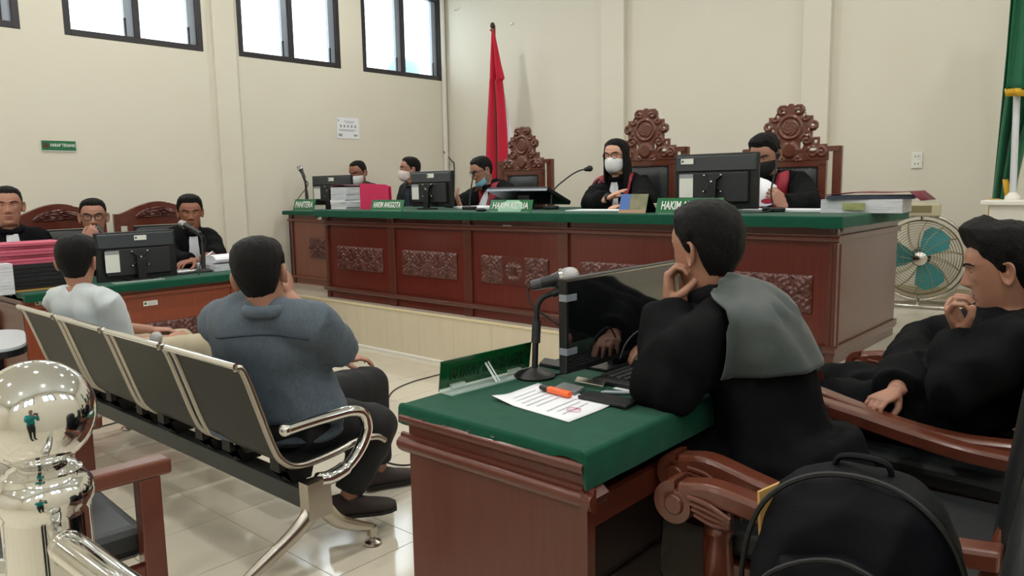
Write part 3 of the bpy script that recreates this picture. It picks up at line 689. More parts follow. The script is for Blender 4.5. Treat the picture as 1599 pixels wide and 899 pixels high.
# ================================================================ lawyers' armchairs (local: faces -y)
def arm_path(s): return catmull([(s * .335, -.33, .655), (s * .338, -.25, .672), (s * .35, -.12, .652), (s * .355, .05, .62), (s * .34, .2, .605), (s * .31, .36, .61)], 6)
def lawyer_chair(label):
    t = thing('scroll_arm_chair', label, 'chair', group='scroll-arm chairs behind the lawyers desk')
    for s in (-1, 1):
        pth = arm_path(s); b = MB(); rings = []
        for i, p in enumerate(pth):
            w = .031; h = .022 + .008 * math.exp(-i * .25)
            rings.append([p + V((-w * .8, 0, h)), p + V((w * .8, 0, h)), p + V((w, 0, h * .5)), p + V((w, 0, -h)), p + V((-w, 0, -h)), p + V((-w, 0, h * .5))])
        b.loft(rings, smooth=False); arm = b.build('armrest', W_CHAIR, t, bevel=.005)
        # scroll: spiral volute
        sp = []
        for k in range(30):
            a = PI / 2 + k * .26; r = .041 - .0009 * k; sp.append((s * .335, -.335 - math.cos(a - PI / 2) * 0 + -math.sin(a - PI / 2) * r, .633 + math.cos(a - PI / 2) * r))
        b = MB(); rr = []
        for i, p in enumerate(sp):
            c = V((p[0], -.335, .633)); d = (V(p) - c).normalized(); w = .031; h = .016
            rr.append([V(p) + V((-w, 0, 0)) + d * h, V(p) + V((w, 0, 0)) + d * h, V(p) + V((w, 0, 0)) - d * h, V(p) + V((-w, 0, 0)) - d * h])
        b.loft(rr, smooth=False); b.build('scroll', W_CHAIR, arm, bevel=.004)
        b = MB(); b.tube([(s * .335 - .037, -.335, .633), (s * .335 + .037, -.335, .633)], .024, 16); b.build('scroll_eye', W_CHAIR, arm, bevel=.004)
        # carved acanthus under the scroll
        b = MB()
        for q in range(4): b.tube(catmull([(s * (.335 + .032), -.30 + q * .006, .66 - q * .012), (s * (.335 + .034), -.25 + q * .004, .655 - q * .014), (s * (.335 + .03), -.20, .632 - q * .006)], 4), .006, 6)
        for q in range(4): b.tube(catmull([(s * (.335 - .032), -.30 + q * .006, .66 - q * .012), (s * (.335 - .034), -.25 + q * .004, .655 - q * .014), (s * (.335 - .03), -.20, .632 - q * .006)], 4), .006, 6)
        b.build('leaf_carving', W_CHAIR, arm)
        b = MB(); b.lathe([(.024, .40), (.03, .43), (.034, .46), (.031, .5), (.026, .555), (.024, .575), (.03, .583), (.03, .592), (.024, .6), (.029, .61), (.029, .64)], 16, T(s * .335, -.235, 0)); b.build('arm_post', W_CHAIR, t)
        b = MB(); b.lathe([(.018, 0), (.022, .04), (.026, .2), (.03, .3), (.03, .38)], 12, T(s * .29, -.25, 0)); b.build('leg', W_CHAIR, t)
        b = MB(); b.tube([(s * .25, .33, 0), (s * .25, .28, .38)], .026, 8); b.build('leg', W_CHAIR, t)
        b = MB(); b.tube(catmull([(s * .27, .31, .38), (s * .26, .36, .62), (s * .22, .40, .70)], 5), .026, 8, flat=.8); b.build('back_post', W_CHAIR, t)
    b = MB(); b.box2((-.32, -.28, .36), (.32, .38, .42)); b.build('seat_frame', W_CHAIR, t, bevel=.008)
    b = MB(); b.box2((-.3, -.27, .42), (.3, .34, .50)); b.build('seat', M_LEATH, t, bevel=.03, seg=3)
    # tall padded back with a rounded top
    rings = []; n = 22
    for j in range(15):
        v = j / 14; z = .46 + v * .62; y = .355 + .06 * v; w = .285; 
        if v > .72: w = .285 * math.sqrt(max(.02, 1 - ((v - .72) / .285) ** 2 * .92))
        th = .05 * (1 - .2 * v) * (.35 if j in (0, 14) else 1)
        rings.append([(w * math.copysign(abs(math.cos(a)) ** .55, math.cos(a)), y + th * math.copysign(abs(math.sin(a)) ** .8, math.sin(a)), z) for a in [2 * PI * k / n for k in range(n)]])
    b = MB(); b.loft(rings); b.build('back_pad', M_LEATH, t)
    b = MB(); b.tube(catmull([(-.23, .37, .62), (-.235, .44, .92), (-.17, .47, 1.03), (0, .48, 1.06), (.17, .47, 1.03), (.235, .44, .92), (.23, .37, .62)], 6), .026, 8); b.build('back_rail', W_CHAIR, t)
    return t
c1 = lawyer_chair('scroll-arm chair of the leaning lawyer at the foreground desk')
c1.location = (-.60, 2.02, 0); c1.rotation_euler.z = -PI / 2 + math.radians(1)
c2 = dup(c1, (-.63, 2.80, 0), -PI / 2 - math.radians(3), 'scroll-arm chair of the lawyer resting his fist at his mouth')
c0 = dup(c1, (-.50, 1.19, 0), -PI / 2 + math.radians(1), 'scroll-arm chair holding the black backpack')

# ================================================================ straight wooden chair at the left and its table
A1 = P(262, 714, z=.66); A0 = P(112, 752, z=.66)
ad = (A0 - A1); ad.z = 0; ad.normalize()
wc = thing('wooden_armchair', 'reddish wooden armchair with flat arms and black cushion by the railing', 'chair', (A1.x, A1.y, 0)); wc.rotation_euler.z = math.atan2(ad.y, ad.x)
sd = 1   # local x runs from the arm tip backwards, y to the other arm
for y in (0, -.56):
    b = MB(); b.box2((0, y - .032, .625), (.56, y + .032, .668)); b.build('armrest', W_CHAIR, wc, bevel=.01, seg=3)
    b = MB(); b.loft([[(.03 - t * .0, y - .025, z), (.085, y - .025, z), (.085, y + .025, z), (.03, y + .025, z)] for z, t in ((0, 1), (.625, 0))], smooth=False); b.build('front_leg', W_CHAIRD, wc, bevel=.004)
    b = MB(); b.loft([[(x, y - .022, z), (x + .05, y - .022, z), (x + .05, y + .022, z), (x, y + .022, z)] for x, z in ((.52, 0), (.5, .42), (.58, .95))], smooth=False); b.build('rear_leg', W_CHAIRD, wc, bevel=.004)
    b = MB(); b.box2((.06, y - .018, .33), (.55, y + .018, .39)); b.build('side_rail', W_CHAIRD, wc, bevel=.004)
b = MB(); b.box2((.05, -.53, .39), (.53, -.03, .48)); b.build('seat_cushion', M_LEATH, wc, bevel=.035, seg=3)
b = MB(); b.box2((.54, -.56, .85), (.58, 0, .95)); b.build('back_rail', W_CHAIRD, wc, bevel=.006)
b = MB(); b.box2((.54, -.48, .52), (.57, -.08, .84)); b.build('back_pad', M_LEATH, wc, bevel=.012)
TC = P(40, 526, z=.71)
sdv = V((TC.x, TC.y, 0)).normalized(); perp = V((-sdv.y, sdv.x, 0))
tt = thing('side_table', 'pale grey round-cornered side table at the left edge', 'table', (TC.x + perp.x * .35, TC.y + perp.y * .35, 0), math.atan2(perp.y, perp.x))
poly = []
for cx, cy, a0 in ((-.25, -.13, PI), (.25, -.17, 1.5 * PI), (.25, .17, 0), (-.25, .13, .5 * PI)):
    rr = .1 if cx < 0 else .06
    for k in range(7): a = a0 + k * PI / 12; poly.append((cx + rr * math.cos(a), cy + (rr * 1.6 if cx < 0 else rr) * math.sin(a)))
b = MB(); b.prism(poly, .7, .712); b.build('table_top', mat('pale_grey_laminate', srgb(190, 198, 204), .25), tt)
b = MB(); b.prism([(x * 1.01, y * 1.01) for x, y in poly], .672, .6995); b.build('table_edge', M_BLACK, tt)
b = MB(); b.tube([(.1, 0, .02), (.1, 0, .68)], .03, 12); b.build('pedestal', M_BLACK, tt)
b = MB(); b.lathe([(.2, 0), (.2, .012), (.04, .03), (.001, .03)], 20, T(.1, 0, 0)); b.build('base', M_BLACK, tt)

# ================================================================ chrome railing
BC = P(57, 646, d=.86); BC_R = .0605
rl = thing('chrome_railing', 'polished chrome railing post with ball finial in the foreground', 'railing', (BC.x, BC.y, 0)); ro = -rl.location
b = MB(); b.sphere((0, 0, BC.z), BC_R, 48, 32); b.build('ball_finial', M_CHROME, rl)
b = MB(); b.lathe([(.02, BC.z - .055), (.034, BC.z - .06), (.036, BC.z - .064), (.040, BC.z - .066), (.041, BC.z - .072), (.044, BC.z - .075), (.0495, BC.z - .083), (.0515, BC.z - .093), (.0495, BC.z - .103), (.046, BC.z - .108), (.0455, BC.z - .115)], 40, caps=False); b.build('collar', M_CHROME, rl)
b = MB(); b.lathe([(.045, 0), (.045, BC.z - .112)], 40); b.build('post', M_CHROME, rl)
b = MB(); b.lathe([(.07, 0), (.07, .008), (.055, .02), (.045, .02)], 32); b.build('base_flange', M_CHROME, rl)
e0 = P(104, 853, d=.82); e1 = P(420, 1090, d=.66)
dv = (e1 - e0)
b = MB(); b.tube([e0 + ro, e0 + dv * .02 + ro, e1 + ro], [.017, .0185, .0185], 20); b.sphere(e0 + ro, .018, 16, 10); b.build('rail_tube', M_CHROME, rl)
b = MB(); b.tube([V((.0, 0, e0.z - .01)), e0 + dv * .1 + ro], .012, 12); b.build('rail_bracket', M_CHROME, rl)
b = MB(); b.tube([V((0, 0, BC.z - .19)), V((-.36, -.30, BC.z - .20))], .0185, 20); b.build('rail_tube', M_CHROME, rl)
# ================================================================ things on the desks
def depth(p): return (V(p) - V((0, 0, CAM_H))).dot(C_F)
def loc(b, t):       # world-built mesh data moved into the frame of an unrotated thing
    b.v = [tuple(V(q) - t.location) for q in b.v]; return b
M_SCREEN = mat('dark_glossy_screen', srgb(16, 18, 20), .06, spec=1.0, coat=1.0); M_SCREEN.node_tree.nodes['Principled BSDF'].inputs['Coat IOR'].default_value = 2.0; M_SCREEN.node_tree.nodes['Principled BSDF'].inputs['Coat Roughness'].default_value = .03
M_MONUP = mat('monitor_back_grey', srgb(44, 50, 55), .4)
def monitor(label, x, y, z, w, h, lift, rz=0, paper=True, tilt=0, sx=0):
    """local: back looks to -y, screen to +y"""
    t = thing('monitor', label, 'monitor', (x, y, z), rz)
    zc = lift + h / 2; tm = T(0, 0, lift) @ RX(tilt) @ T(0, 0, -lift)
    b = MB(); b.box2((-w / 2, -.005, lift), (w / 2, .025, lift + h), tm); hs = b.build('housing', M_BLACK, t, bevel=.006)
    b = MB(); b.loft([[(-w / 2 + .01, -.004, lift + h * .68), (w / 2 - .01, -.004, lift + h * .68), (w / 2 - .01, -.004, lift + h - .008), (-w / 2 + .01, -.004, lift + h - .008)], [(-w / 2 + .02, -.022, lift + h * .69), (w / 2 - .02, -.022, lift + h * .69), (w / 2 - .02, -.012, lift + h - .02), (-w / 2 + .02, -.012, lift + h - .02)]], mtx=tm, smooth=False); b.build('upper_back', M_MONUP, hs, bevel=.003)
    b = MB(); b.box2((-w * .40, -.03, lift + h * .12), (w * .40, -.004, lift + h * .66), tm); b.build('rear_cover', M_BLACK2, hs, bevel=.008)
    b = MB(); b.box2((-w / 2 + .008, .025, lift + .012), (w / 2 - .008, .0265, lift + h - .008), tm); b.build('screen', M_SCREEN, hs)
    b = MB(); c = lift + h * .46
    for s in (-1, 1):
        b.tube([(-.055, -.038, c - s * .05), (.055, -.038, c + s * .05)], .011, 8, tm, flat=.6)
    b.box((0, -.045, c), (.055, .03, .06), tm)
    b.box2((-.03, -.07, .01), (.03, -.045, c)); br = b.build('stand', M_BLACK, t, bevel=.003)
    b = MB()
    for sx_ in (-1, 1):
        for sz in (-1, 1): b.sphere((sx_ * .055, -.046, c + sz * .05), .008, 8, 6, tm)
    b.sphere((0, -.062, c + .01), .009, 8, 6, tm); b.build('screws', M_STEEL, br)
    b = MB(); b.prism([(.11 * math.cos(a) + .0, .07 * math.sin(a) - .05) for a in [k * PI / 12 for k in range(24)]], 0, .012); b.build('foot', M_BLACK, t)
    b = MB(); b.box((.02 + sx, -.0225, lift + h * .87), (.085, .002, .034), tm); b.build('sticker', M_STICK, hs)
    b = MB(); b.lathe([(.008, .0), (.008, .001), (.0005, .001)], 10, tm @ T(-.01 + sx, -.0235, lift + h * .87) @ mfront); b.build('stamp', M_STAMP, hs)
    if paper:
        b = MB(); b.box((-w * .33, -.032, lift + h * .42), (w * .17, .002, h * .42), tm); b.build('paper_note', M_STICK, hs)
        b = MB(); b.box((-w * .33, -.0335, lift + h * .6), (w * .17, .002, h * .07), tm); b.build('note_header', M_GREYTXT, hs)
    return t
def mon_px(label, uL, uR, vT, y, base, hfix=None, **k):
    a, c = P(uL, vT, y=y), P(uR, vT, y=y); w = (c - a).length; top = (a.z + c.z) / 2 - base
    h = hfix or w * .58; return monitor(label, (a.x + c.x) / 2, y, base, w, h, max(.02, top - h), **k)
mon_px('black monitor seen from behind on the clerk desk', 490, 546, 274, 4.72, KT, .30, rz=.06)
mon_px('black monitor seen from behind, left on the judges desk', 640, 707, 268, 4.45, JT, .30, rz=-.04)
mon_px('black monitor seen from behind, right on the judges desk', 1056, 1184, 250, 4.42, JT, .34, rz=.05, sx=-.2)
PMX = -5.62
pa, pc = P(146, 364, x=PMX), P(272, 358, x=PMX)
monitor('black monitor seen from behind on the prosecutors desk', PMX, (pa.y + pc.y) / 2, QT, (pc.y - pa.y), .35, (pa.z + pc.z) / 2 - QT - .35, PI / 2)
# reclined monitor of the presiding judge
a, c = P(768, 302, y=4.62), P(862, 303, y=4.62)
t = thing('reclined_monitor', 'black monitor tilted far back in front of the woman judge', 'monitor', ((a.x + c.x) / 2, 4.55, JT)); w = c.x - a.x
tm = T(0, .10, .125) @ RX(math.radians(-22))
b = MB(); b.box2((-w / 2, -.012, -.015), (w / 2, .30, .018), T(0, 0, .0) @ tm @ T(0, -.08, 0)); hs = b.build('housing', M_BLACK, t, bevel=.005)
b = MB(); b.box2((-w / 2, -.016, -.018), (w / 2, -.0125, .0), tm @ T(0, -.08, 0)); b.build('bezel_edge', M_CHAN, hs)
b = MB(); b.box2((-w / 2 + .01, .0, .0185), (w / 2 - .01, .29, .0195), tm @ T(0, -.08, 0)); b.build('screen', M_SCREEN, hs)
b = MB(); b.box((.0, -.018, -.008), (.09, .002, .016), tm @ T(0, -.08, 0)); b.build('sticker', M_CHAN, hs)
b = MB(); b.box2((-w * .3, .0, 0), (w * .3, .3, .015)); b.box2((-.06, .1, .0), (.06, .16, .12)); b.build('stand', M_BLACK, t, bevel=.004)
# foreground monitor of the lawyers (screen faces +x)
FMX = -1.33
pa, pc = P(884, 440, x=FMX), P(1062, 412, x=FMX); zb = P(884, 586, x=FMX).z; zt = (P(886, 428, x=FMX).z + pc.z) / 2
t = thing('lawyers_monitor', 'large black monitor with glossy dark screen on the lawyers desk', 'monitor', (FMX, (pa.y + pc.y) / 2, LT), -PI / 2)
w = pc.y - pa.y; z0 = max(.012, zb - LT); h = zt - LT - z0
b = MB(); b.box2((-w / 2, -.03, z0), (w / 2, .0, z0 + h)); hs = b.build('housing', M_BLACK, t, bevel=.005)
b = MB(); b.box2((-w / 2 + .009, -.001, z0 + .018), (w / 2 - .009, .0015, z0 + h - .01)); b.build('screen', M_SCREEN, hs)
b = MB(); b.box2((-w / 2 + .004, -.004, z0 + h - .009), (w / 2 - .004, .0016, z0 + h - .004)); b.build('bezel_line', M_STEEL, hs)
b = MB(); b.box2((-.05, -.05, 0), (.05, -.028, z0 + h * .4)); b.box2((-.12, -.14, 0), (.12, .0, .01)); b.build('stand', M_BLACK, t, bevel=.003)
for zz in (.80, .24):
    b = MB(); b.box((w / 2 - .022, .0024, z0 + h * zz), (.05, .0012, .02)); b.box((w / 2 + .0005, -.012, z0 + h * zz), (.002, .026, .02)); b.build('silver_tape', M_CHAN, hs)
text('e44', .02, M_TEXTW, T(-w / 2 + .065, .0022, z0 + h - .026) @ Matrix(((-1, 0, 0, 0), (0, 0, 1, 0), (0, 1, 0, 0), (0, 0, 0, 1))), hs, name='screen_digits', extrude=.0002)
b = MB(); b.box((-w / 2 + .035, .0022, z0 + h - .026), (.012, .0006, .02)); b.build('screen_block', M_TEXTW, hs)
# keyboard
kq = [P(898, 588, z=LT + .012), P(1000, 590, z=LT + .012)]
k0 = P(905, 578, z=LT + .016); k1 = P(960, 597, z=LT + .016); kdep = max(.13, k1.x - k0.x); kw = .40
kb = thing('laptop_keyboard', 'black keyboard with dark keys lying before the lawyers monitor', 'keyboard', (FMX + .035 + kdep / 2, k1.y + .005 + kw / 2, LT), PI / 2)
b = MB(); b.box2((-kw / 2, -kdep / 2, 0), (kw / 2, kdep / 2, .016)); b.build('case', M_BLACK, kb, bevel=.004)
kme = MB(); kme.box((0, 0, .0195), (.0185, (kdep - .04) / 5 * .8, .006), taper=.86); kme = kme.mesh('key'); kme.materials.append(M_BLACK2)
for r in range(6):
    for c in range(16): put('key', kme, kb, T(-kw / 2 + .04 + c * .0213, -kdep / 2 + .02 + r * (kdep - .04) / 5, 0))

# ---- nameplates
def nameplate(label, txt, uL, uR, vT, vB, y, base, size, note=False):
    a, c = P(uL, vB, y=y), P(uR, vB, y=y); w = c.x - a.x; hgt = P((uL + uR) / 2, vT, y=y).z - base
    t = thing('nameplate', label, 'nameplate', ((a.x + c.x) / 2, y, base), group='green nameplates'); lean = math.radians(18)
    hh = hgt / math.cos(lean); tm = RX(-lean)
    b = MB(); b.box2((-w / 2, 0, 0), (w / 2, .005, hh), tm); b.build('plate', M_GREEN, t)
    b = MB(); b.box2((-w / 2 + .02, 0, 0), (w / 2 - .02, .07, .004)); b.build('foot', M_CLEAR, t)
    if note:
        b = MB(); b.prism([(-w * .26, .004), (w * .26, .004), (w * .3, hh * .62), (w * .18, hh * .96), (-w * .1, hh * .96), (-w * .3, hh * .3)], 0, .0008, tm @ T(0, -.0012, 0) @ Matrix(((1, 0, 0, 0), (0, 0, -1, 0), (0, 1, 0, 0), (0, 0, 0, 1)))); b.build('pale_patch', mat('pale_green', srgb(150, 200, 172), .3), t)  # irregular pale green patch on the front of the plate
    me = text_mesh(txt, size, extrude=.0008, offset=size * .022); wt = max(v.co.x for v in me.vertices) - min(v.co.x for v in me.vertices); k = w * .84 / wt; ky = hh * .52 / (size * .72)
    me.transform(tm @ T(0, -.003, hh * .5) @ mfront @ Matrix.Diagonal((k, ky, 1, 1))); me.materials.clear(); me.materials.append(M_TEXTW)
    o = bpy.data.objects.new('lettering', me); COL.objects.link(o); o.parent = t
nameplate('green PANITERA nameplate on the clerk desk', 'PANITERA', 457, 489, 311, 326, 4.53, KT, .05)
nameplate('green HAKIM ANGGOTA nameplate beside the pink folder', 'HAKIM ANGGOTA', 578, 628, 312, 329, 4.06, JT, .05)
nameplate('green HAKIM KETUA nameplate with a pale patch on it', 'HAKIM KETUA', 763, 829, 312, 336, 4.06, JT, .05, True)
nameplate('green HAKIM ANGGOTA nameplate below the right monitor', 'HAKIM ANGGOTA', 1023, 1126, 309, 336, 4.07, JT, .05)
# lawyers' sign seen from behind
sa, sb_ = P(686, 613, z=LT), P(826, 577, z=LT); dr = (sb_ - sa).normalized(); nrm = V((dr.y, -dr.x, 0))
t = thing('lawyers_sign', 'green acrylic PENASEHAT HUKUM sign seen from behind on the lawyers desk', 'sign', (sa + sb_) / 2, math.atan2(dr.y, dr.x)); w = (sb_ - sa).length
hz = P(690, 562, d=depth(sa)).z - LT
tm = RX(math.radians(8))
b = MB(); b.box2((-w / 2, 0, .004), (w / 2, .004, hz), tm); b.build('panel', M_GREENT, t)
me = text_mesh('PENASEHAT HUKUM', .05, extrude=.0006, offset=.0008); wt = max(v.co.x for v in me.vertices) - min(v.co.x for v in me.vertices)
me.transform(tm @ T(0, -.0012, hz * .52) @ Matrix(((1, 0, 0, 0), (0, 0, -1, 0), (0, 1, 0, 0), (0, 0, 0, 1))) @ Matrix.Diagonal((-w * .8 / wt, hz * .42 / .036, 1, 1))); me.materials.clear(); me.materials.append(M_TEXTG)
o = bpy.data.objects.new('lettering', me); COL.objects.link(o); o.parent = t
b = MB(); b.box2((-w / 2, -.055, 0), (w / 2, .006, .004)); b.build('clear_base', M_CLEAR, t)
b = MB(); b.box2((-w / 2, -.004, .004), (w / 2, -.001, .009)); b.build('bright_edge', M_TEXTW, t)
b = MB(); b.tube([(.0, -.045, .004), (-.012, -.004, hz * .7)], .006, 4, flat=.4); b.tube([(.012, -.045, .004), (.0, -.004, hz * .7)], .003, 4); b.box((-.008, -.004, hz * .74), (.03, .008, .02)); b.build('prop_strut', mat('clear_strut', (.85, .95, .9), .1, alpha=.6), t)
for x in (-w * .33, w * .3): b = MB(); b.box((x, -.008, .012), (.05, .014, .012)); b.build('clip', MATS['clear_strut'], t)

# ---- microphones
M_MICB = mat('mic_body_grey', srgb(70, 72, 76), .35, metal=.5)
def mic_shape(t, head, tail, r=.026, headmat=M_SILVER):
    head, tail = V(head), V(tail); ax = (tail - head).normalized(); m = frame(head, ax)
    prof = [(-.9, .3), (-.8, .62), (-.5, .88), (0, 1), (.45, .95), (.62, .9)]
    b = MB(); b.loft([[(x * r, rr * r * math.cos(k * PI / 8), rr * r * math.sin(k * PI / 8)) for k in range(16)] for x, rr in prof], mtx=m); loc(b, t); hd = b.build('grille', headmat, t)
    b = MB(); b.tube([head + ax * r * .55, head + ax * r * .85], r * 1.0, 16); loc(b, t); b.build('grille_ring', M_CHROME, hd)
    L = (tail - head).length
    b = MB(); b.tube([head + ax * r * .8, head + ax * r * 1.3, head + ax * L * .5, tail], [r * .85, r * .74, r * .6, r * .48], 14); loc(b, t); b.build('handle', M_MICB if headmat is M_SILVER else M_BLACK, t)
# foreground microphone
B0 = P(835, 588, z=LT); dd = depth(B0)
t = thing('desk_microphone', 'silver-headed microphone on a black stand on the lawyers desk', 'microphone', B0)
b = MB(); b.lathe([(.001, 0), (.062, 0), (.064, .006), (.055, .014), (.02, .026), (.014, .03)], 28); b.build('base', M_BLACK, t)
pole = [P(835, 583, d=dd), P(836, 540, d=dd), P(838, 497, d=dd)]
b = MB(); b.tube(pole, .0095, 12); loc(b, t); b.build('pole', M_BLACK, t)
b = MB(); b.tube([P(836.5, 535, d=dd), P(838, 500, d=dd)], .014, 12); loc(b, t); b.build('clutch', M_BLACK2, t)
b = MB(); b.tube(catmull([P(838, 500, d=dd), P(839, 480, d=dd), P(846, 466, d=dd), P(862, 458, d=dd), P(878, 453, d=dd)], 6), .0085, 10); loc(b, t); b.build('gooseneck', M_RUBBER, t)
b = MB(); b.tube([P(862, 459, d=dd), P(880, 452, d=dd), P(884, 446, d=dd)], [.012, .013, .011], 10); loc(b, t); b.build('clip', M_BLACK2, t)
mic_shape(t, P(890, 433, d=dd), P(830, 446, d=dd + .02), .033)
b = MB(); b.tube([P(845, 442, d=dd - .003), P(866, 437, d=dd - .003), P(880, 436, d=dd - .003)], [.016, .018, .016], 12); loc(b, t); b.build('holder', M_BLACK, t)
b = MB(); b.tube(catmull([P(829, 447, d=dd + .02), P(824, 456, d=dd + .02), P(832, 478, d=dd), P(862, 500, d=dd - .01), P(893, 525, d=dd - .03), P(906, 552, d=dd - .05), P(897, 575, d=dd - .06), P(870, 584, z=LT + .004), P(842, 578, z=LT + .004)], 8), .0035, 6); loc(b, t); b.build('cable', M_RUBBER, t)
# prosecutors' microphone
B0 = P(318, 424, z=QT); dd = depth(B0)
t = thing('table_microphone', 'microphone on a black stand on the prosecutors desk', 'microphone', B0)
b = MB(); b.lathe([(.001, 0), (.075, 0), (.075, .01), (.03, .022), (.015, .026)], 24); b.build('base', M_BLACK2, t)
b = MB(); b.tube([P(318, 422, d=dd), P(317, 398, d=dd), P(316, 378, d=dd)], [.017, .017, .014], 10); loc(b, t); b.build('pole', M_BLACK, t)
b = MB(); b.tube(catmull([P(316, 380, d=dd), P(314, 370, d=dd), P(306, 364, d=dd), P(298, 360, d=dd)], 5), .013, 8); loc(b, t); b.build('gooseneck', M_RUBBER, t)
mic_shape(t, P(284, 349, d=dd), P(313, 364, d=dd), .028)
b = MB(); b.tube(catmull([P(313, 364, d=dd), P(320, 372, d=dd), P(320, 390, d=dd), P(312, 415, d=dd), P(311, 428, z=QT + .004)], 6), .0045, 6); loc(b, t); b.build('cable', M_RUBBER, t)
# clerk's microphone
dd = depth(P(479, 322, y=4.62)); B0 = P(480, 325, y=4.62); B0.z = KT
t = thing('table_microphone', 'microphone on a stand behind the PANITERA nameplate', 'microphone', B0)
b = MB(); b.lathe([(.001, 0), (.07, 0), (.07, .01), (.015, .024)], 20); b.build('base', M_BLACK, t)
b = MB(); b.tube([V(B0) + V((0, 0, .01)), P(479, 305, d=dd), P(478, 296, d=dd)], [.016, .018, .014], 10); loc(b, t); b.build('pole', M_BLACK, t)
b = MB(); b.tube(catmull([P(478, 298, d=dd), P(477, 285, d=dd), P(473, 274, d=dd)], 5), .012, 8); loc(b, t); b.build('gooseneck', M_RUBBER, t)
mic_shape(t, P(468, 261, d=dd), P(476, 278, d=dd), .03)
b = MB(); b.tube(catmull([P(478, 282, d=dd), P(481, 286, d=dd), P(479, 292, d=dd), P(470, 304, d=dd), P(465, 311, d=dd)], 5), .005, 6); loc(b, t); b.build('cable', M_RUBBER, t)
def goose(label, base_uv, y, pts, head_r, z):
    dd = depth(P(*base_uv, y=y)); B0 = P(*base_uv, y=y); B0.z = z
    t = thing('gooseneck_microphone', label, 'microphone', B0)
    b = MB(); b.prism([(.07 * math.cos(k * PI / 10), .05 * math.sin(k * PI / 10)) for k in range(20)], 0, .028); b.build('base', M_BLACK, t, bevel=.008)
    q = [V(B0) + V((0, 0, .02))] + [P(*p, d=dd) for p in pts]
    b = MB(); b.tube(catmull(q, 6), .0055, 8); loc(b, t); b.build('gooseneck', M_BLACK2, t)
    b = MB(); b.sphere(q[-1], head_r, 12, 8); b.tube([q[-1], q[-1] + (q[-2] - q[-1]).normalized() * head_r * 1.8], [head_r, head_r * .5], 10); loc(b, t); b.build('mic_head', M_RUBBER, t)
goose('gooseneck microphone reaching towards the woman judge', (860, 318), 4.62, [(864, 298), (884, 279), (903, 267), (921, 263)], .024, JT)
goose('thin gooseneck microphone before the judge with the blue mask', (733, 326), 4.42, [(734, 305), (737, 285), (740, 268)], .012, JT)
goose('thin gooseneck microphone before the judge wearing a black mask', (1208, 328), 4.52, [(1204, 300), (1210, 270), (1215, 241)], .016, JT)
tag(MB().tube(catmull([P(1208, 326, y=4.5), P(1195, 331, y=4.4), P(1165, 333, y=4.32), P(1130, 334, y=4.3)], 6), .006, 6).build('microphone_cable', M_RUBBER), 'black cable lying on the judges desk below the right monitor', 'cable')
b = MB(); q = P(751, 332, y=4.12); b.sphere((q.x, q.y, JT + .012), .05, 16, 8, sc=(1, .6, .3)); tag(b.build('computer_mouse', M_BLACK), 'black mouse on the front edge of the judges desk', 'mouse')

# ---- papers, folders and files
def slab(name, label, cat, c, w, d, h, rz, m, z=None, group=None, bevel=.0):
    b = MB(); b.box((0, 0, h / 2), (w, d, h)); o = b.build(name, m, bevel=bevel); o.location = (c[0], c[1], c[2] if z is None else z); o.rotation_euler.z = rz; return tag(o, label, cat, group)
# clerk paper pile: individual bundles
q = P(549, 325, y=4.40); zz = JT
for k, (h, w, ox, m) in enumerate(((.018, .24, 0, M_WHITE), (.022, .25, .01, M_PAPER), (.02, .22, -.015, M_PAPER), (.025, .24, -.01, M_WHITE), (.05, .23, .0, M_PAPER), (.065, .23, .002, M_PAPER))):
    slab('paper_bundle', 'bundle number %s from the bottom in the white paper pile beside the pink folder' % ('one two three four five six'.split()[k]), 'papers', (q.x + ox - .02, q.y + .02), w, .3, h - .001, .05 * (k % 3 - 1), m, zz, 'paper pile on the judges desk'); zz += h
b = MB(); cc = [(-.13, 0, 0), (-.1, 0, .012), (-.03, 0, .022), (.05, 0, .02), (.12, 0, .012)]
b.loft([[(p.x, y, p.z + e) for p in catmull(cc, 4) for e in (0,)] for y in (-.14, .16)], caps=False, closed=False); o = b.build('file_cover', mat('maroon_cover', srgb(88, 22, 38), .45)); o.location = (q.x - .02, q.y + .02, zz + .0015); md = o.modifiers.new('s', 'SOLIDIFY'); md.thickness = .004
tag(o, 'maroon file cover on top of the white paper pile', 'folder')
a = P(563, 327, y=4.28); c = P(611, 327, y=4.30); ht = P(566, 286, y=4.28).z - JT
t = thing('standing_folder', 'bright pink folder standing upright beside the paper pile', 'folder', (a.x, 4.28, JT)); w = c.x - a.x
b = MB(); b.prism([(0, 0), (w, 0), (w * .98, ht * .88), (w * .9, ht * .93), (.02, ht), (0, ht * .9)], 0, .004, Matrix(((1, 0, 0, 0), (0, 0, 1, 0), (0, 1, 0, 0), (0, 0, 0, 1))))
b.build('front_cover', mat('pink_card', srgb(206, 40, 92), .6), t)
b = MB(); b.prism([(0.01, 0), (w, 0), (w * .98, ht * .86), (.03, ht * .97)], .03, .034, Matrix(((1, 0, 0, 0), (0, 0, 1, 0), (0, 1, 0, 0), (0, 0, 0, 1)))); b.box2((0, .004, 0), (w, .03, .006)); b.build('back_cover', MATS['pink_card'], t)
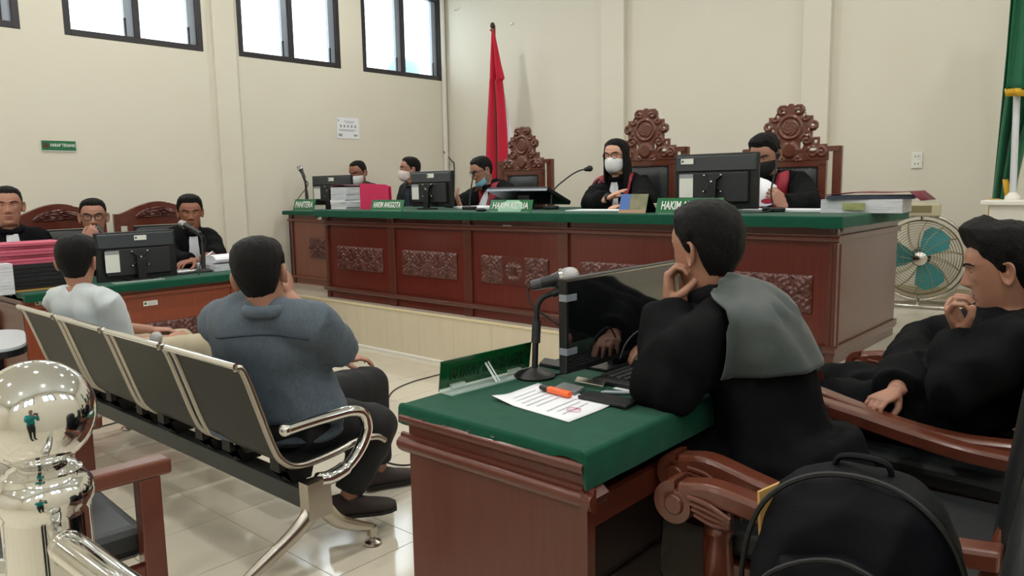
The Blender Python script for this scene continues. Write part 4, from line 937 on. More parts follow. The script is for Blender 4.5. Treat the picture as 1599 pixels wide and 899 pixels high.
# files at the right end of the judges' desk
q = P(1352, 330, y=4.62); zz = JT
slab('document_stack', 'thick stack of loose white documents at the right end of the judges desk', 'papers', q, .42, .30, .075, .1, M_PAPER, zz); 
slab('file_folder', 'dark file folder lying on the right-end document stack', 'folder', (q.x + .03, q.y), .44, .30, .02, .2, mat('navy_cover', srgb(52, 58, 78), .5), zz + .0755)
b = MB(); b.loft([[(-.23, y, .0), (-.05, y, .016), (.12, y, .012), (.24, y, .018), (.30, y, -.03)] for y in (-.15, .15)], caps=False, closed=False); o = b.build('file_cover', mat('red_cover', srgb(110, 22, 44), .5)); o.location = (q.x + .02, q.y + .01, zz + .1); md = o.modifiers.new('s', 'SOLIDIFY'); md.thickness = .004
tag(o, 'dark red cover hanging over the end of the document stack', 'folder')
b = MB(); b.box((0, 0, .0), (.12, .002, .04)); o = b.build('document_label', mat('printed_green_label', srgb(176, 178, 120), .6, col2=srgb(120, 132, 84), nscale=18)); qq = P(1333, 322, y=4.45); o.location = (qq.x, 4.452, JT + .036); tag(o, 'small printed label leaning on the document stack', 'label')
# calendar
a, c = P(966, 332, y=4.12), P(1007, 333, y=4.12); w = c.x - a.x; ht = P(985, 303, y=4.14).z - JT
t = thing('desk_calendar', 'tent desk calendar with a blue panel and photo before the woman judge', 'calendar', ((a.x + c.x) / 2, 4.12, JT), .05)
ang = math.radians(20)
b = MB(); b.box2((-w / 2, 0, 0), (w / 2, .002, ht / math.cos(ang)), RX(-ang)); fr = b.build('front_sheet', mat('calendar_photo', srgb(112, 116, 84), .5, col2=srgb(150, 146, 120), nscale=14, contrast=1.4), t)
hh = ht / math.cos(ang)
b = MB(); b.box2((-w / 2, -.001, .0), (-w / 2 + w * .36, -.0002, hh), RX(-ang)); b.build('blue_panel', mat('calendar_blue', srgb(72, 112, 184), .5), fr)
b = MB(); b.box2((-w / 2, -.0016, 0), (w / 2, -.0011, hh * .18), RX(-ang)); b.build('tan_strip', mat('calendar_tan', srgb(170, 140, 112), .5), fr)
b = MB(); dy = .075
b.add([(-w / 2, ht * math.tan(ang), ht - .002), (w / 2, ht * math.tan(ang), ht - .002), (w / 2, .16, 0), (-w / 2, .16, 0), (-w / 2, ht * math.tan(ang) + .002, ht), (w / 2, ht * math.tan(ang) + .002, ht), (w / 2, .163, 0), (-w / 2, .163, 0)], [(0, 1, 2, 3), (7, 6, 5, 4), (0, 4, 5, 1), (1, 5, 6, 2), (2, 6, 7, 3), (3, 7, 4, 0)]); b.build('back_board', M_BLACK, t)
# loose papers on the judges' desk
slab('paper_sheet', 'white papers beside the calendar before the woman judge', 'papers', P(940, 328, y=4.5), .45, .26, .006, .2, M_WHITE, JT, 'loose papers on the judges desk')
slab('paper_sheet', 'white card beside the right nameplate', 'papers', P(1019, 330, y=4.45), .08, .2, .05, 0, mat('tan_card', srgb(196, 182, 160), .6), JT)
slab('open_book', 'open white book before the judge with the blue mask', 'book', P(752, 325, y=4.62), .42, .3, .022, -.2, M_WHITE, JT, bevel=.006)
slab('paper_sheet', 'flat white papers before the judge wearing a black mask', 'papers', P(1235, 327, y=4.7), .55, .25, .012, 0, M_WHITE, JT, 'loose papers on the judges desk')
# documents on the prosecutors' desk: black binders below, pink folders above
bx = -5.78; y0 = P(0, 420, x=bx).y - .06; y1 = P(104, 420, x=bx).y; zz = QT; M_BIND = mat('dark_binder', srgb(24, 26, 34), .4)
ztop = P(60, 410, x=bx + .12).z; n = 6; hb = (ztop - zz) / n
for k in range(n):
    t = thing('ring_binder', 'dark binder, %s from the bottom of the binder pile' % ('first second third fourth fifth sixth'.split()[k]), 'binder', (bx + .012 * ((k * 7) % 3 - 1), (y0 + y1) / 2 + .012 * ((k * 5) % 3 - 1), zz + k * hb), group='dark binders under the pink folders')
    b = MB(); b.box2((-.17, -(y1 - y0) / 2, 0), (.17, (y1 - y0) / 2, .003)); b.box2((-.17, -(y1 - y0) / 2, hb - .005), (.17, (y1 - y0) / 2, hb - .002)); b.box2((.165, -(y1 - y0) / 2, .003), (.17, (y1 - y0) / 2, hb - .005)); b.build('cover', M_BIND, t)
    b = MB(); b.box2((-.165, -(y1 - y0) / 2 + .006, .0035), (.16, (y1 - y0) / 2 - .006, hb - .0055)); b.build('pages', M_PAPER, t)
zz += n * hb; zt = P(60, 377, x=bx + .1).z; n = 7; hb = (zt - zz) / n
M_PINK = [mat('pink_folder_%d' % i, srgb(*c), .6) for i, c in enumerate(((196, 92, 116), (208, 104, 128), (182, 80, 104)))]
for k in range(n):
    b = MB(); yy0, yy1 = -(y1 - y0) / 2 - .03, (y1 - y0) / 2 - .03 + .02 * (k % 3); pth = catmull([(.16, yy0, .004 * (k % 2)), (.175 - .012 * (k % 3), (yy0 + yy1) / 2, .0), (.165, yy1, .003)], 4)
    b.loft([[(-.16, p.y, 0), (p.x, p.y, .0), (p.x + .002, p.y, hb * .85), (-.16, p.y, hb * .8)] for p in pth], smooth=False); o = b.build('pink_folder', M_PINK[k % 3]); o.location = (bx, (y0 + y1) / 2, zz + k * hb)
    tag(o, 'pink document folder, %s from the top of the pile on the binders' % ('seventh sixth fifth fourth third second topmost'.split()[k]) if k < 6 else 'topmost pink document folder on the binder pile', 'folder', 'pink folders on the binders')
qq = P(8, 440, x=bx + .26); slab('paper_stack', 'white paper block standing left of the dark binders', 'papers', (bx + .27, qq.y - .1), .12, .26, P(8, 412, x=bx + .3).z - QT, 0, M_PAPER, QT)
slab('envelope', 'yellow envelope under the dark binder pile', 'envelope', (bx + .1, (y0 + y1) / 2 + .0), .26, (y1 - y0) * .9, .0025, .08, mat('manila', srgb(196, 150, 70), .6), QT)
# right end of the prosecutors' desk
q = P(345, 418, z=QT); dd = depth(q)
slab('thick_book', 'thick white book lying on the prosecutors desk end', 'book', P(342, 420, z=QT), .3, .26, .05, .1, M_PAPER, QT)
b = MB(); b.loft([[(.1 * math.cos(a), y, .035 * math.sin(a)) for a in [k * PI / 8 for k in range(16)]] for y in (-.12, .12)]); o = b.build('rolled_pages', M_WHITE); qq = P(350, 408, x=-5.72); o.location = (qq.x, qq.y, QT + .086); tag(o, 'curled white pages on the thick book', 'papers')
slab('smartphone', 'dark smartphone lying on the prosecutors desk by the microphone', 'phone', P(292, 427, z=QT), .08, .15, .009, .3, M_BLACK, QT, bevel=.003)
slab('notepad', 'white notepad under the writing prosecutor hand', 'papers', P(286, 422, z=QT + .01), .2, .16, .012, 0, M_WHITE, QT)
slab('card_box', 'small pale box behind the prosecutors microphone', 'box', P(306, 418, z=QT + .01), .06, .06, .05, .2, mat('pale_box', srgb(150, 156, 150), .5), QT)
b = MB(); b.box2((-.03, -.17, 0), (.03, .17, .006)); o = b.build('acrylic_sign_base', M_CLEAR); q = P(215, 439, z=QT); o.location = (q.x + .02, q.y, QT); tag(o, 'flat clear acrylic sign lying below the prosecutors monitor', 'sign')
# ---- lawyers' desk
pc4 = [P(768, 624, z=LT + .001), P(888, 659, z=LT + .001), P(963, 630, z=LT + .001), P(840, 598, z=LT + .001)]
t = thing('document_sheet', 'printed white sheet lying on the lawyers desk below the highlighter', 'papers', sum(pc4, V()) / 4)
b = MB(); nx, ny = 10, 8; vs = []
for j in range(ny + 1):
    for i in range(nx + 1):
        u, v = i / nx, j / ny; p = (pc4[0] * (1 - u) + pc4[1] * u) * (1 - v) + (pc4[3] * (1 - u) + pc4[2] * u) * v
        vs.append(p + V((0, 0, .012 * max(0, 1 - math.hypot(u, v) * 3.2) + .004 * max(0, 1 - math.hypot(1 - u, 1 - v) * 3))))
fs = [(j * (nx + 1) + i, j * (nx + 1) + i + 1, (j + 1) * (nx + 1) + i + 1, (j + 1) * (nx + 1) + i) for j in range(ny) for i in range(nx)]
b.add(vs, fs, smooth=True); loc(b, t); o = b.build('sheet', M_WHITE, t); md = o.modifiers.new('s', 'SOLIDIFY'); md.thickness = .0006
ex = (pc4[1] - pc4[0]).normalized(); ey = (pc4[3] - pc4[0]).normalized(); tm = Matrix(((ex.x, ey.x, 0, 0), (ex.y, ey.y, 0, 0), (0, 0, 1, .002), (0, 0, 0, 1))); lw = (pc4[1] - pc4[0]).length; lh = (pc4[3] - pc4[0]).length
b = MB()
for k in range(9):
    if k in (5,): continue
    ln = lh * (.5 + .22 * ((k * 37) % 7) / 7) ; b.box((lw * (-.36 + k * .085), -.01, .0006), (.0035, ln, .0006), tm)
b.build('print', mat('faint_print', srgb(204, 207, 216), .7), o)
b = MB()
rr = [(.02 * math.cos(a) + lw * .34, .016 * math.sin(a) - lh * .12 + .0, .0012) for a in [k * PI / 8 for k in range(16)]]; b.tube([tm @ V(p) for p in rr], .0008, 4, closed=True); b.tube([tm @ V((lw * .30, -lh * .22, .0012)), tm @ V((lw * .37, -lh * .02, .0012)), tm @ V((lw * .33, -lh * .1, .0012))], .0007, 4); b.build('stamp', mat('red_stamp', srgb(196, 90, 120), .6), o)
h0, h1 = P(845, 604, z=LT + .012), P(890, 616, z=LT + .012)
t = thing('highlighter', 'orange highlighter pen with black cap on the printed sheet', 'pen', (h0 + h1) / 2); ax = (h1 - h0).normalized(); m = frame(V((0, 0, 0)), ax); L = (h1 - h0).length
b = MB(); b.loft([[(x, .011 * s * math.copysign(abs(math.cos(a)) ** .6, math.cos(a)), .0085 * s * math.copysign(abs(math.sin(a)) ** .6, math.sin(a))) for a in [k * PI / 8 for k in range(16)]] for x, s in ((-L * .22, .9), (-L * .2, 1), (L * .46, 1), (L * .5, .85))], mtx=m); b.build('barrel', mat('orange_plastic', srgb(250, 110, 58), .35), t)
b = MB(); b.loft([[(x, .011 * s * math.cos(a), .0085 * s * math.sin(a)) for a in [k * PI / 8 for k in range(16)]] for x, s in ((-L * .5, .8), (-L * .46, 1), (-L * .22, 1))], mtx=m); b.build('cap', M_BLACK, t)
def flat_px(name, label, cat, pts, h, m, bevel=.002, z=LT):
    q = [P(u, v, z=z + h) for u, v in pts]; c = sum(q, V()) / len(q); b = MB(); b.prism([(p.x - c.x, p.y - c.y) for p in q], 0, h); o = b.build(name, m, bevel=bevel); o.location = (c.x, c.y, z); return tag(o, label, cat)
flat_px('smartphone', 'black smartphone lying beside the printed sheet on the lawyers desk', 'phone', [(902, 617), (978, 634), (999, 623), (921, 609)], .009, M_BLACK, .002, LT + .003)
flat_px('power_bank', 'flat grey card case behind the orange highlighter', 'case', [(864, 604), (898, 612), (913, 603), (880, 596)], .012, mat('grey_plastic', srgb(112, 116, 118), .4))
flat_px('black_box', 'black slim box beside the microphone base on the lawyers desk', 'box', [(842, 566), (884, 574), (898, 566), (850, 558)], .012, M_BLACK)
flat_px('stapler', 'small chrome stapler before the keyboard', 'stapler', [(897, 594), (942, 602), (946, 595), (901, 587)], .012, M_STEEL)
flat_px('note_sheet', 'white note sheet partly under the lawyer sleeve', 'papers', [(957, 606), (1016, 618), (1040, 600), (1003, 588)], .0012, M_WHITE, 0)
p0, p1 = P(938, 612, z=LT + .006), P(1014, 614, z=LT + .006)
t = thing('marker_pen', 'grey marker pen with black cap at the lawyer elbow', 'pen', (p0 + p1) / 2); ax = (p1 - p0).normalized(); L = (p1 - p0).length; m = frame(V((0, 0, 0)), ax)
b = MB(); b.tube([m @ V((-L * .5, 0, 0)), m @ V((-L * .42, 0, 0)), m @ V((L * .22, 0, 0))], [.002, .0055, .0058], 10); b.build('barrel', M_CHAN, t)
b = MB(); b.tube([m @ V((L * .22, 0, 0)), m @ V((L * .5, 0, 0))], .0064, 10); b.build('cap', M_BLACK, t)
q = P(975, 560, x=FMX + .06)
tag(MB().tube(catmull([P(968, 560, x=FMX + .06), P(978, 535, x=FMX + .06), P(998, 517, x=FMX + .06), P(1010, 535, x=FMX + .06), P(1014, 560, x=FMX + .06)], 6), .003, 6).build('loop_cable', M_RUBBER), 'thin black cable loop before the lawyers monitor', 'cable')

# ---- cables on the floor
def floor_cable(label, pts, r=.004): tag(MB().tube(catmull([P(u, v, z=r + .001) for u, v in pts], 8), r, 6).build('floor_cable', M_RUBBER), label, 'cable')
floor_cable('black cable curving over the floor beyond the seated man knee', [(600, 640), (612, 612), (638, 598), (672, 588), (720, 576)])
floor_cable('black cable on the floor between the seated man and the lawyers desk', [(592, 716), (606, 722), (630, 726), (662, 722)])
floor_cable('black cable on the floor under the bench, upper of two', [(100, 664), (150, 652), (200, 642), (240, 640)])
floor_cable('black cable on the floor under the bench, lower of two', [(110, 675), (160, 665), (200, 655), (250, 650)])

# ---- flags
FY = 6.55
def flag_sheet(name, m, rows, parent, y0, folds, amp, th=.004):
    vs = []; n = 28; rings = []
    for (v, uL, uR) in rows:
        a, c = P(uL, v, y=y0), P(uR, v, y=y0); ring = []
        for k in range(n + 1):
            t = k / n; p = a.lerp(c, t); ph = t * folds * 2 * PI; ww = (c - a).length
            ring.append(p + V((0, math.sin(ph + v * .004) * amp * min(1, ww / .18), 0)))
        rings.append(ring)
    b = MB(); b.loft(rings, caps=False, closed=False); b.v = [tuple(V(q) - parent.location) for q in b.v]
    o = b.build(name, m, parent); md = o.modifiers.new('s', 'SOLIDIFY'); md.thickness = th; return o
q = P(772, 300, y=FY)
t = thing('national_flag', 'red and white flag hanging on a pole behind the judges', 'flag', (q.x, FY, HP))
b = MB(); top = P(769, 40, y=FY); b.tube([(q.x + .02, FY + .02, HP), (top.x + .01, FY + .02, top.z)], .012, 8); loc(b, t); b.build('pole', mat('brown_pole', srgb(80, 50, 35), .4), t)
b = MB(); b.sphere(top, .028, 10, 8, sc=(1, 1, 1.3)); b.sphere(P(767, 47, y=FY), .014, 8, 6); loc(b, t); b.build('finial', mat('dark_finial', srgb(50, 24, 24), .4), t)
flag_sheet('red_cloth', mat('flag_red', srgb(190, 14, 50), .75, sheen=.2), [(46, 767.5, 771), (70, 766, 775), (100, 764, 780), (122, 763, 785), (126, 762.5, 782), (160, 760.5, 785.5), (200, 758, 789), (240, 756.5, 791), (300, 755, 794), (380, 753, 796)], t, FY, 2.2, .035)
flag_sheet('white_cloth', mat('flag_white', srgb(226, 224, 228), .75), [(120, 777, 782), (126, 776, 784), (160, 778, 788.5), (200, 780, 796), (215, 780, 799), (260, 780, 797), (380, 780, 797)], t, FY + .05, 1.2, .03)
b = MB(); b.lathe([(.16, 0), (.16, .03), (.05, .06), (.03, .2), (.013, .2)], 16); b.build('flag_stand', MATS['brown_pole'], t)
q = P(1585, 310, y=6.35)
ped = thing('white_pedestal', 'white stepped pedestal below the green flag', 'pedestal', (q.x, 6.35, HP)); pz_ = P(1575, 312, y=6.3).z - HP
b = MB(); b.box2((-.13, -.13, 0), (.18, .13, pz_ - .03)); b.build('column', M_TRIMW, ped, bevel=.004)
b = MB(); b.box2((-.18, -.17, pz_ - .035), (.22, .17, pz_)); b.build('cap', M_TRIMW, ped, bevel=.008)
b = MB(); b.box2((-.17, -.16, 0), (.21, .16, .08)); b.build('plinth', M_TRIMW, ped, bevel=.006)
t = thing('green_flag', 'green flag with gold fringe on a white pole at the right edge', 'flag', (q.x + .02, 6.38, HP + pz_))
b = MB(); b.tube([P(1581, 311, y=6.38), P(1588, 150, y=6.38), P(1594, -60, y=6.38)], .022, 12); loc(b, t); b.build('pole', mat('white_pole', srgb(214, 218, 224), .25, metal=.2), t)
b = MB(); b.lathe([(.05, 0), (.05, .02), (.024, .05)], 14, T(P(1581, 311, y=6.38).x - q.x - .02, 0, 0)); b.build('pole_socket', M_TRIMW, t)
M_FG = mat('flag_green', srgb(0, 92, 58), .7, sheen=.2); M_GOLD = mat('gold_fringe', srgb(206, 160, 30), .6)
flag_sheet('green_cloth', M_FG, [(-60, 1581, 1640), (0, 1578, 1640), (80, 1571, 1638), (150, 1564, 1626), (220, 1557, 1602), (280, 1551, 1588), (310, 1548, 1584), (325, 1547, 1580)], t, 6.48, 3.0, .04)
flag_sheet('green_cloth', M_FG, [(-60, 1585, 1660), (0, 1583, 1660), (60, 1577, 1660), (130, 1571, 1650), (142, 1570, 1650)], t, 6.30, 2.5, .03)
flag_sheet('gold_fringe', M_GOLD, [(138, 1568.5, 1650), (150, 1570, 1650)], t, 6.29, 2.5, .03, .006)
flag_sheet('gold_fringe', M_GOLD, [(310, 1544, 1562), (340, 1542, 1556)], t, 6.43, 2.0, .02, .006)
flag_sheet('gold_fringe', M_GOLD, [(280, 1565, 1574), (312, 1569, 1580)], t, 6.42, 1.0, .02, .006)

# ---- floor fan
fc = P(1437, 402, y=6.4); fr = (P(1437, 344, y=6.4).z - fc.z)
fan = thing('floor_fan', 'old steel floor fan with teal blades in a ring frame by the back wall', 'fan', (fc.x, fc.y, HP), math.radians(12))
zc = fc.z - HP; M_WIRE = mat('wire_guard', srgb(150, 140, 110), .4, metal=.6)
mf = Matrix(((1, 0, 0, 0), (0, 0, -1, 0), (0, 1, 0, zc), (0, 0, 0, 1)))     # local xy of the guard -> x,z ; z -> -y
def ring(b, r, w, z=0, n=40, m=6): b.tube([mf @ V((r * math.cos(2 * PI * k / n), r * math.sin(2 * PI * k / n), z)) for k in range(n)], w, m, closed=True, up=(0, 1, 0))
b = MB(); ring(b, fr * 1.15, .014, 0, 48, 10); b.build('ring_frame', M_STEEL, fan)
for nm, sg_ in (('front_guard', 1), ('rear_guard', -1)):
    b = MB()
    for k in range(1, 13): r = fr * (.2 + .8 * k / 12); ring(b, r, .0016 if k < 12 else .006, sg_ * (.085 * math.sqrt(max(0, 1 - (r / fr) ** 2)) + .012), 36, 4)
    for k in range(14):
        a = 2 * PI * k / 14 + .1
        b.tube([mf @ V((r * fr * math.cos(a + (1 - r) * .5), r * fr * math.sin(a + (1 - r) * .5), sg_ * (.085 * math.sqrt(max(0, 1 - r * r)) + .012))) for r in (.15, .4, .65, .85, 1)], .0028, 5)
    b.build(nm, M_WIRE, fan)
b = MB(); b.lathe([(.001, .118), (.035, .115), (.05, .105), (.052, .085), (.03, .08)], 20, mf); b.build('hub_badge', M_STEEL, fan)
b = MB(); b.lathe([(.001, .05), (.05, .05), (.055, -.02), (.07, -.03), (.07, -.15), (.03, -.17), (.001, -.17)], 20, mf); b.build('motor', mat('motor_grey', srgb(70, 84, 88), .4), fan)
M_BLADE = mat('teal_blade', srgb(20, 140, 148), .35)
for k in range(3):
    a0 = math.radians(52 + 120 * k); vs = []; n = 10
    poly = [(.04, -.03), (.12, -.075), (fr * .62, -.10), (fr * .84, -.06), (fr * .88, .02), (fr * .8, .09), (fr * .6, .11), (fr * .3, .07), (.04, .03)]
    b = MB(); bm_ = mf @ RZ(a0)
    b.add([(x, y, .03 - y * .35) for x, y in poly] + [(x, y, .026 - y * .35) for x, y in poly], [tuple(range(9)), tuple(range(17, 8, -1))] + [(i, (i + 1) % 9, (i + 1) % 9 + 9, i + 9) for i in range(9)], bm_); b.build('blade', M_BLADE, fan, bevel=.001)
b = MB(); b.box2((-.12, -.07, zc + fr * 1.15 - .01), (.12, .10, zc + fr * 1.15 + .085)); cbx = b.build('control_box', mat('beige_plastic', srgb(186, 178, 150), .5), fan, bevel=.012)
b = MB(); b.box2((-.10, -.073, zc + fr * 1.15 + .02), (.06, -.069, zc + fr * 1.15 + .07)); b.build('dial_plate', mat('olive_plate', srgb(126, 116, 82), .4), cbx)
b = MB(); b.tube([mf @ V((0, fr, 0)), mf @ V((0, fr * 1.15, 0))], .012, 8); b.tube([mf @ V((0, -fr, 0)), mf @ V((0, -fr * 1.15, 0))], .01, 8); b.tube([mf @ V((fr, 0, 0)), mf @ V((fr * 1.15, 0, 0))], .01, 8); b.tube([mf @ V((-fr, 0, 0)), mf @ V((-fr * 1.15, 0, 0))], .01, 8); b.build('pivot', M_STEEL, fan)
b = MB(); hb_ = zc - fr * 1.15
b.tube([(-.55, .1, .014), (-.3, -.02, .014), (.0, -.05, .014), (.4, -.06, .014), (.62, .1, .014)], .014, 10); b.tube([(-.55, .1, .014), (-.2, .24, .014), (.3, .24, .014), (.62, .1, .014)], .012, 8); b.tube([(0, -.05, .014), (0, 0, hb_ + .004)], .016, 8); b.build('base_frame', M_STEEL, fan)
# ================================================================ people
def skin_mat(name, c, lips):
    m = bpy.data.materials.new(name); m.use_nodes = True; nt = m.node_tree; N = nt.nodes; L = nt.links; b = N['Principled BSDF']
    at = N.new('ShaderNodeAttribute'); at.attribute_name = 'lip'; mx = N.new('ShaderNodeMix'); mx.data_type = 'RGBA'
    nz = N.new('ShaderNodeTexNoise'); nz.inputs['Scale'].default_value = 30; cr = N.new('ShaderNodeMix'); cr.data_type = 'RGBA'
    cr.inputs[6].default_value = (*srgb(*c), 1); cr.inputs[7].default_value = (*srgb(*[min(255, int(v * 1.1)) for v in c]), 1)
    L.new(nz.outputs[0], cr.inputs[0]); L.new(cr.outputs[2], mx.inputs[6]); mx.inputs[7].default_value = (*srgb(*lips), 1)
    L.new(at.outputs['Fac'], mx.inputs[0]); L.new(mx.outputs[2], b.inputs['Base Color'])
    b.inputs['Roughness'].default_value = .48; b.inputs['Subsurface Weight'].default_value = .08; b.inputs['Subsurface Radius'].default_value = (.01, .004, .002)
    return m
SK = {'tan': skin_mat('skin_tan', (160, 116, 96), (142, 84, 76)), 'brown': skin_mat('skin_brown', (140, 94, 74), (116, 66, 58)), 'light': skin_mat('skin_light', (196, 148, 124), (170, 96, 92))}
M_HAIR = mat('black_hair', srgb(10, 10, 11), .5, col2=srgb(20, 19, 20), nscale=14, stretch=(18, 18, 3), bump=.9, bscale=34, spec=.22)
M_ROBE = mat('black_robe', srgb(13, 14, 16), .8, col2=srgb(18, 19, 22), nscale=5, bump=.1, bscale=300, sheen=0, spec=.1)
M_REDB = mat('red_robe_band', srgb(150, 14, 42), .55, sheen=.2)
M_JABOT = mat('white_jabot', srgb(222, 225, 232), .8, bump=.25, bscale=40, stretch=(6, 6, 1))
M_EYE = mat('eye_white', srgb(205, 198, 190), .25); M_IRIS = mat('dark_iris', srgb(24, 16, 13), .15)
Z_T = np.array([-.205, -.17, -.145, -.128, -.120, -.112, -.10, -.085, -.068, -.05, -.03, -.01, .01, .03, .055, .078, .096, .108, .114, .117])
F_T = np.array([-.002, .002, .006, .018, .046, .068, .078, .082, .083, .083, .084, .085, .086, .090, .088, .078, .062, .042, .026, .006])
B_T = np.array([-.060, -.058, -.057, -.058, -.057, -.057, -.058, -.061, -.066, -.074, -.086, -.096, -.101, -.103, -.100, -.090, -.074, -.052, -.034, -.010])
W_T = np.array([.046, .049, .051, .053, .053, .050, .052, .057, .062, .066, .070, .073, .076, .0775, .0755, .068, .056, .040, .026, .007])
def hsurf(phi, z, feat=True):
    f = np.interp(z, Z_T, F_T); bb = np.interp(z, Z_T, B_T); w = np.interp(z, Z_T, W_T); cy = -.008 if z > -.118 else (f + bb) / 2
    s, c = math.sin(phi), math.cos(phi); n = float(np.interp(z, [-.05, .04], [2.05, 2.22]))
    d = (f - cy) if c > 0 else (cy - bb); d = max(d, .004)
    r = 1 / ((abs(s) / w) ** n + (abs(c) / d) ** n) ** (1 / n)
    x, y = r * s, cy + r * c
    if feat and c > 0:
        g = lambda v, m, q: math.exp(-((v - m) / q) ** 2)
        nose = np.interp(z, [-.047, -.04, -.03, -.022, 0, .018, .03], [0, .010, .026, .027, .013, .004, 0]); sg = np.interp(z, [-.045, -.03, 0, .03], [.013, .0145, .009, .008])
        y += nose * g(x, 0, sg) + .008 * (g(x, .0155, .007) + g(x, -.0155, .007)) * g(z, -.033, .009)
        y -= .010 * (g(x, .031, .015) + g(x, -.031, .015)) * g(z, .012, .012)
        y += .0045 * g(z, .031, .008) * g(abs(x), .026, .026)
        y += .006 * g(x, 0, .019) * (g(z, -.0595, .0045) + 1.1 * g(z, -.0715, .0055)) - .004 * g(x, 0, .022) * g(z, -.0655, .0025)
        y -= .004 * g(z, -.084, .006) * g(x, 0, .022); y += .006 * g(z, -.103, .011) * g(x, 0, .022)
        y += .004 * g(abs(x), .046, .014) * g(z, -.012, .016)
    return x, y, z
_zz = np.concatenate([np.linspace(-.155, -.13, 3), np.linspace(-.124, -.1, 5), np.linspace(-.096, .05, 50), np.linspace(.056, .1, 9), [.106, .111, .1145, .1165]])
_ph = [2 * PI * k / 64 for k in range(64)]
# denser sampling at the front of the face
_ph = [p - .55 * math.sin(p) * (1 if True else 0) * .6 for p in _ph]
def head_parts():
    b = MB(); b.loft([[hsurf(p, z) for p in _ph] for z in _zz], caps=True)
    lip = []
    for (x, y, z) in b.v: lip.append(max(0, min(1, 1.6 * math.exp(-((x) / .021) ** 4) * math.exp(-((z + .0655) / .0085) ** 4))) if y > .05 else 0.)
    for s in (-1, 1):      # ears
        vs = []; rings = []; m = T(s * .074, -.012, -.008) @ RZ(s * math.radians(-68 + 0)) if False else None
        for j in range(6):
            r = j / 5; ring = []
            for k in range(18):
                a = 2 * PI * k / 18; ez = .033 * r * math.sin(a) * (1.05 if math.sin(a) > 0 else 1); ey = .0185 * r * math.cos(a) * (1 + .25 * math.sin(a))
                out = .006 + .010 * (1 if 0 else (r ** 2)) - .012 * max(0, 1 - abs(r - .45) / .4) * .6
                ring.append((s * (.072 + out + (-ey) * .55), -.018 + ey, -.008 + ez + ey * -.2))
            rings.append(ring)
        back = [(p[0] - s * .006, p[1] - .003, p[2]) for p in rings[-1]]; back2 = [(s * .068, -.018 + (p[1] + .018) * .6, -.008 + (p[2] + .008) * .7) for p in rings[-1]]
        n0 = len(b.v); b.loft(rings + [back, back2], caps=True); lip += [0.] * (len(b.v) - n0)
    for s in (-1, 1):      # upper and lower lids
        n0 = len(b.v)
        for lo, hi in ((-.05, 1.3), (-1.3, -.62)):
            rings = []
            for j in range(5):
                el = lo + (hi - lo) * j / 4; rings.append([(s * .0315 + .0150 * math.cos(el) * math.sin(a), .0625 + .0135 * math.cos(el) * math.cos(a), .0105 + .0130 * math.sin(el)) for a in [-1.0 + 2.0 * k / 12 for k in range(13)]])
            b.loft(rings, caps=False, closed=False)
        lip += [0.] * (len(b.v) - n0)
    return b, lip
HEAD_MB, HEAD_LIP = head_parts()
def hair_cap(style):
    b = MB(); n = 72; m = 18
    top = {'short': .012, 'fade': .015, 'quiff': .030, 'full': .026, 'woman': .016, 'recede': .012, 'thick': .024}[style]; side = {'short': .006, 'fade': .003, 'quiff': .010, 'full': .014, 'woman': .014, 'recede': .005, 'thick': .012}[style]
    zf = {'recede': .090, 'woman': .082}.get(style, .083)
    low = {'full': -.085, 'thick': -.082, 'quiff': -.075}.get(style, -.068)
    A = [0, 30, 48, 60, 72, 84, 93, 100, 108, 117, 130, 180]
    Zl = [zf, zf, zf - .008, .045, .030, -.004, -.014, .020, .012, -.045, low + .008, low]
    if style == 'recede': Zl[2] = .092; Zl[3] = .06
    if style == 'woman': Zl = [.085, .078, .062, .03, .0, -.05, -.09, -.11, -.12, -.12, -.12, -.12]
    rings = []
    for j in range(m + 1):
        t = j / m; ring = []
        for k in range(n):
            ph = -PI + 2 * PI * k / n; zl = np.interp(abs(math.degrees(ph)), A, Zl) + .0035 * noise.noise((ph * 9, 3.3, 1)) + .002 * noise.noise((ph * 31, 1.3, 5))
            z = zl + (.1165 - zl) * (1 - (1 - t) ** 1.35)
            x, y, z = hsurf(ph, z, False)
            nr = V((x, y * .9, z - .0)).normalized(); hgt = max(0, min(1, (z - .02) / .075)); th = side + (top - side) * hgt
            th *= min(1, t * (2.6 if math.cos(ph) > .2 else 4.5)) ** .8
            if style == 'quiff': th *= 1 + .75 * max(0, math.cos(ph)) * hgt
            if style == 'recede': th *= 1 - .35 * max(0, math.cos(ph))
            th += (noise.noise((x * 90, y * 90, z * 60)) * .0035 + noise.noise((x * 40, y * 40, z * 30)) * .003) * min(1, t * 4)
            off = nr * (th - (.003 if t == 0 else 0)); ring.append((x + off.x, y + off.y + (.006 * hgt * max(0, math.cos(ph)) if style == 'quiff' else 0), z + off.z))
        rings.append(ring)
    b.loft(rings, caps=False); b.add(rings[-1], [tuple(range(n))], smooth=True)
    return b
def remesh(mb, voxel, smooth=6, fac=.5):
    me = mb.mesh('tmp'); o = bpy.data.objects.new('tmp', me); COL.objects.link(o)
    md = o.modifiers.new('r', 'REMESH'); md.mode = 'VOXEL'; md.voxel_size = voxel
    if smooth: sm = o.modifiers.new('s', 'SMOOTH'); sm.iterations = smooth; sm.factor = fac
    dg = bpy.context.evaluated_depsgraph_get(); dg.update(); m2 = bpy.data.meshes.new_from_object(o.evaluated_get(dg))
    bpy.data.objects.remove(o); bpy.data.meshes.remove(me); return m2
def mesh_to_mb(me):
    b = MB(); b.add([v.co for v in me.vertices], [tuple(p.vertices) for p in me.polygons], smooth=True); return b
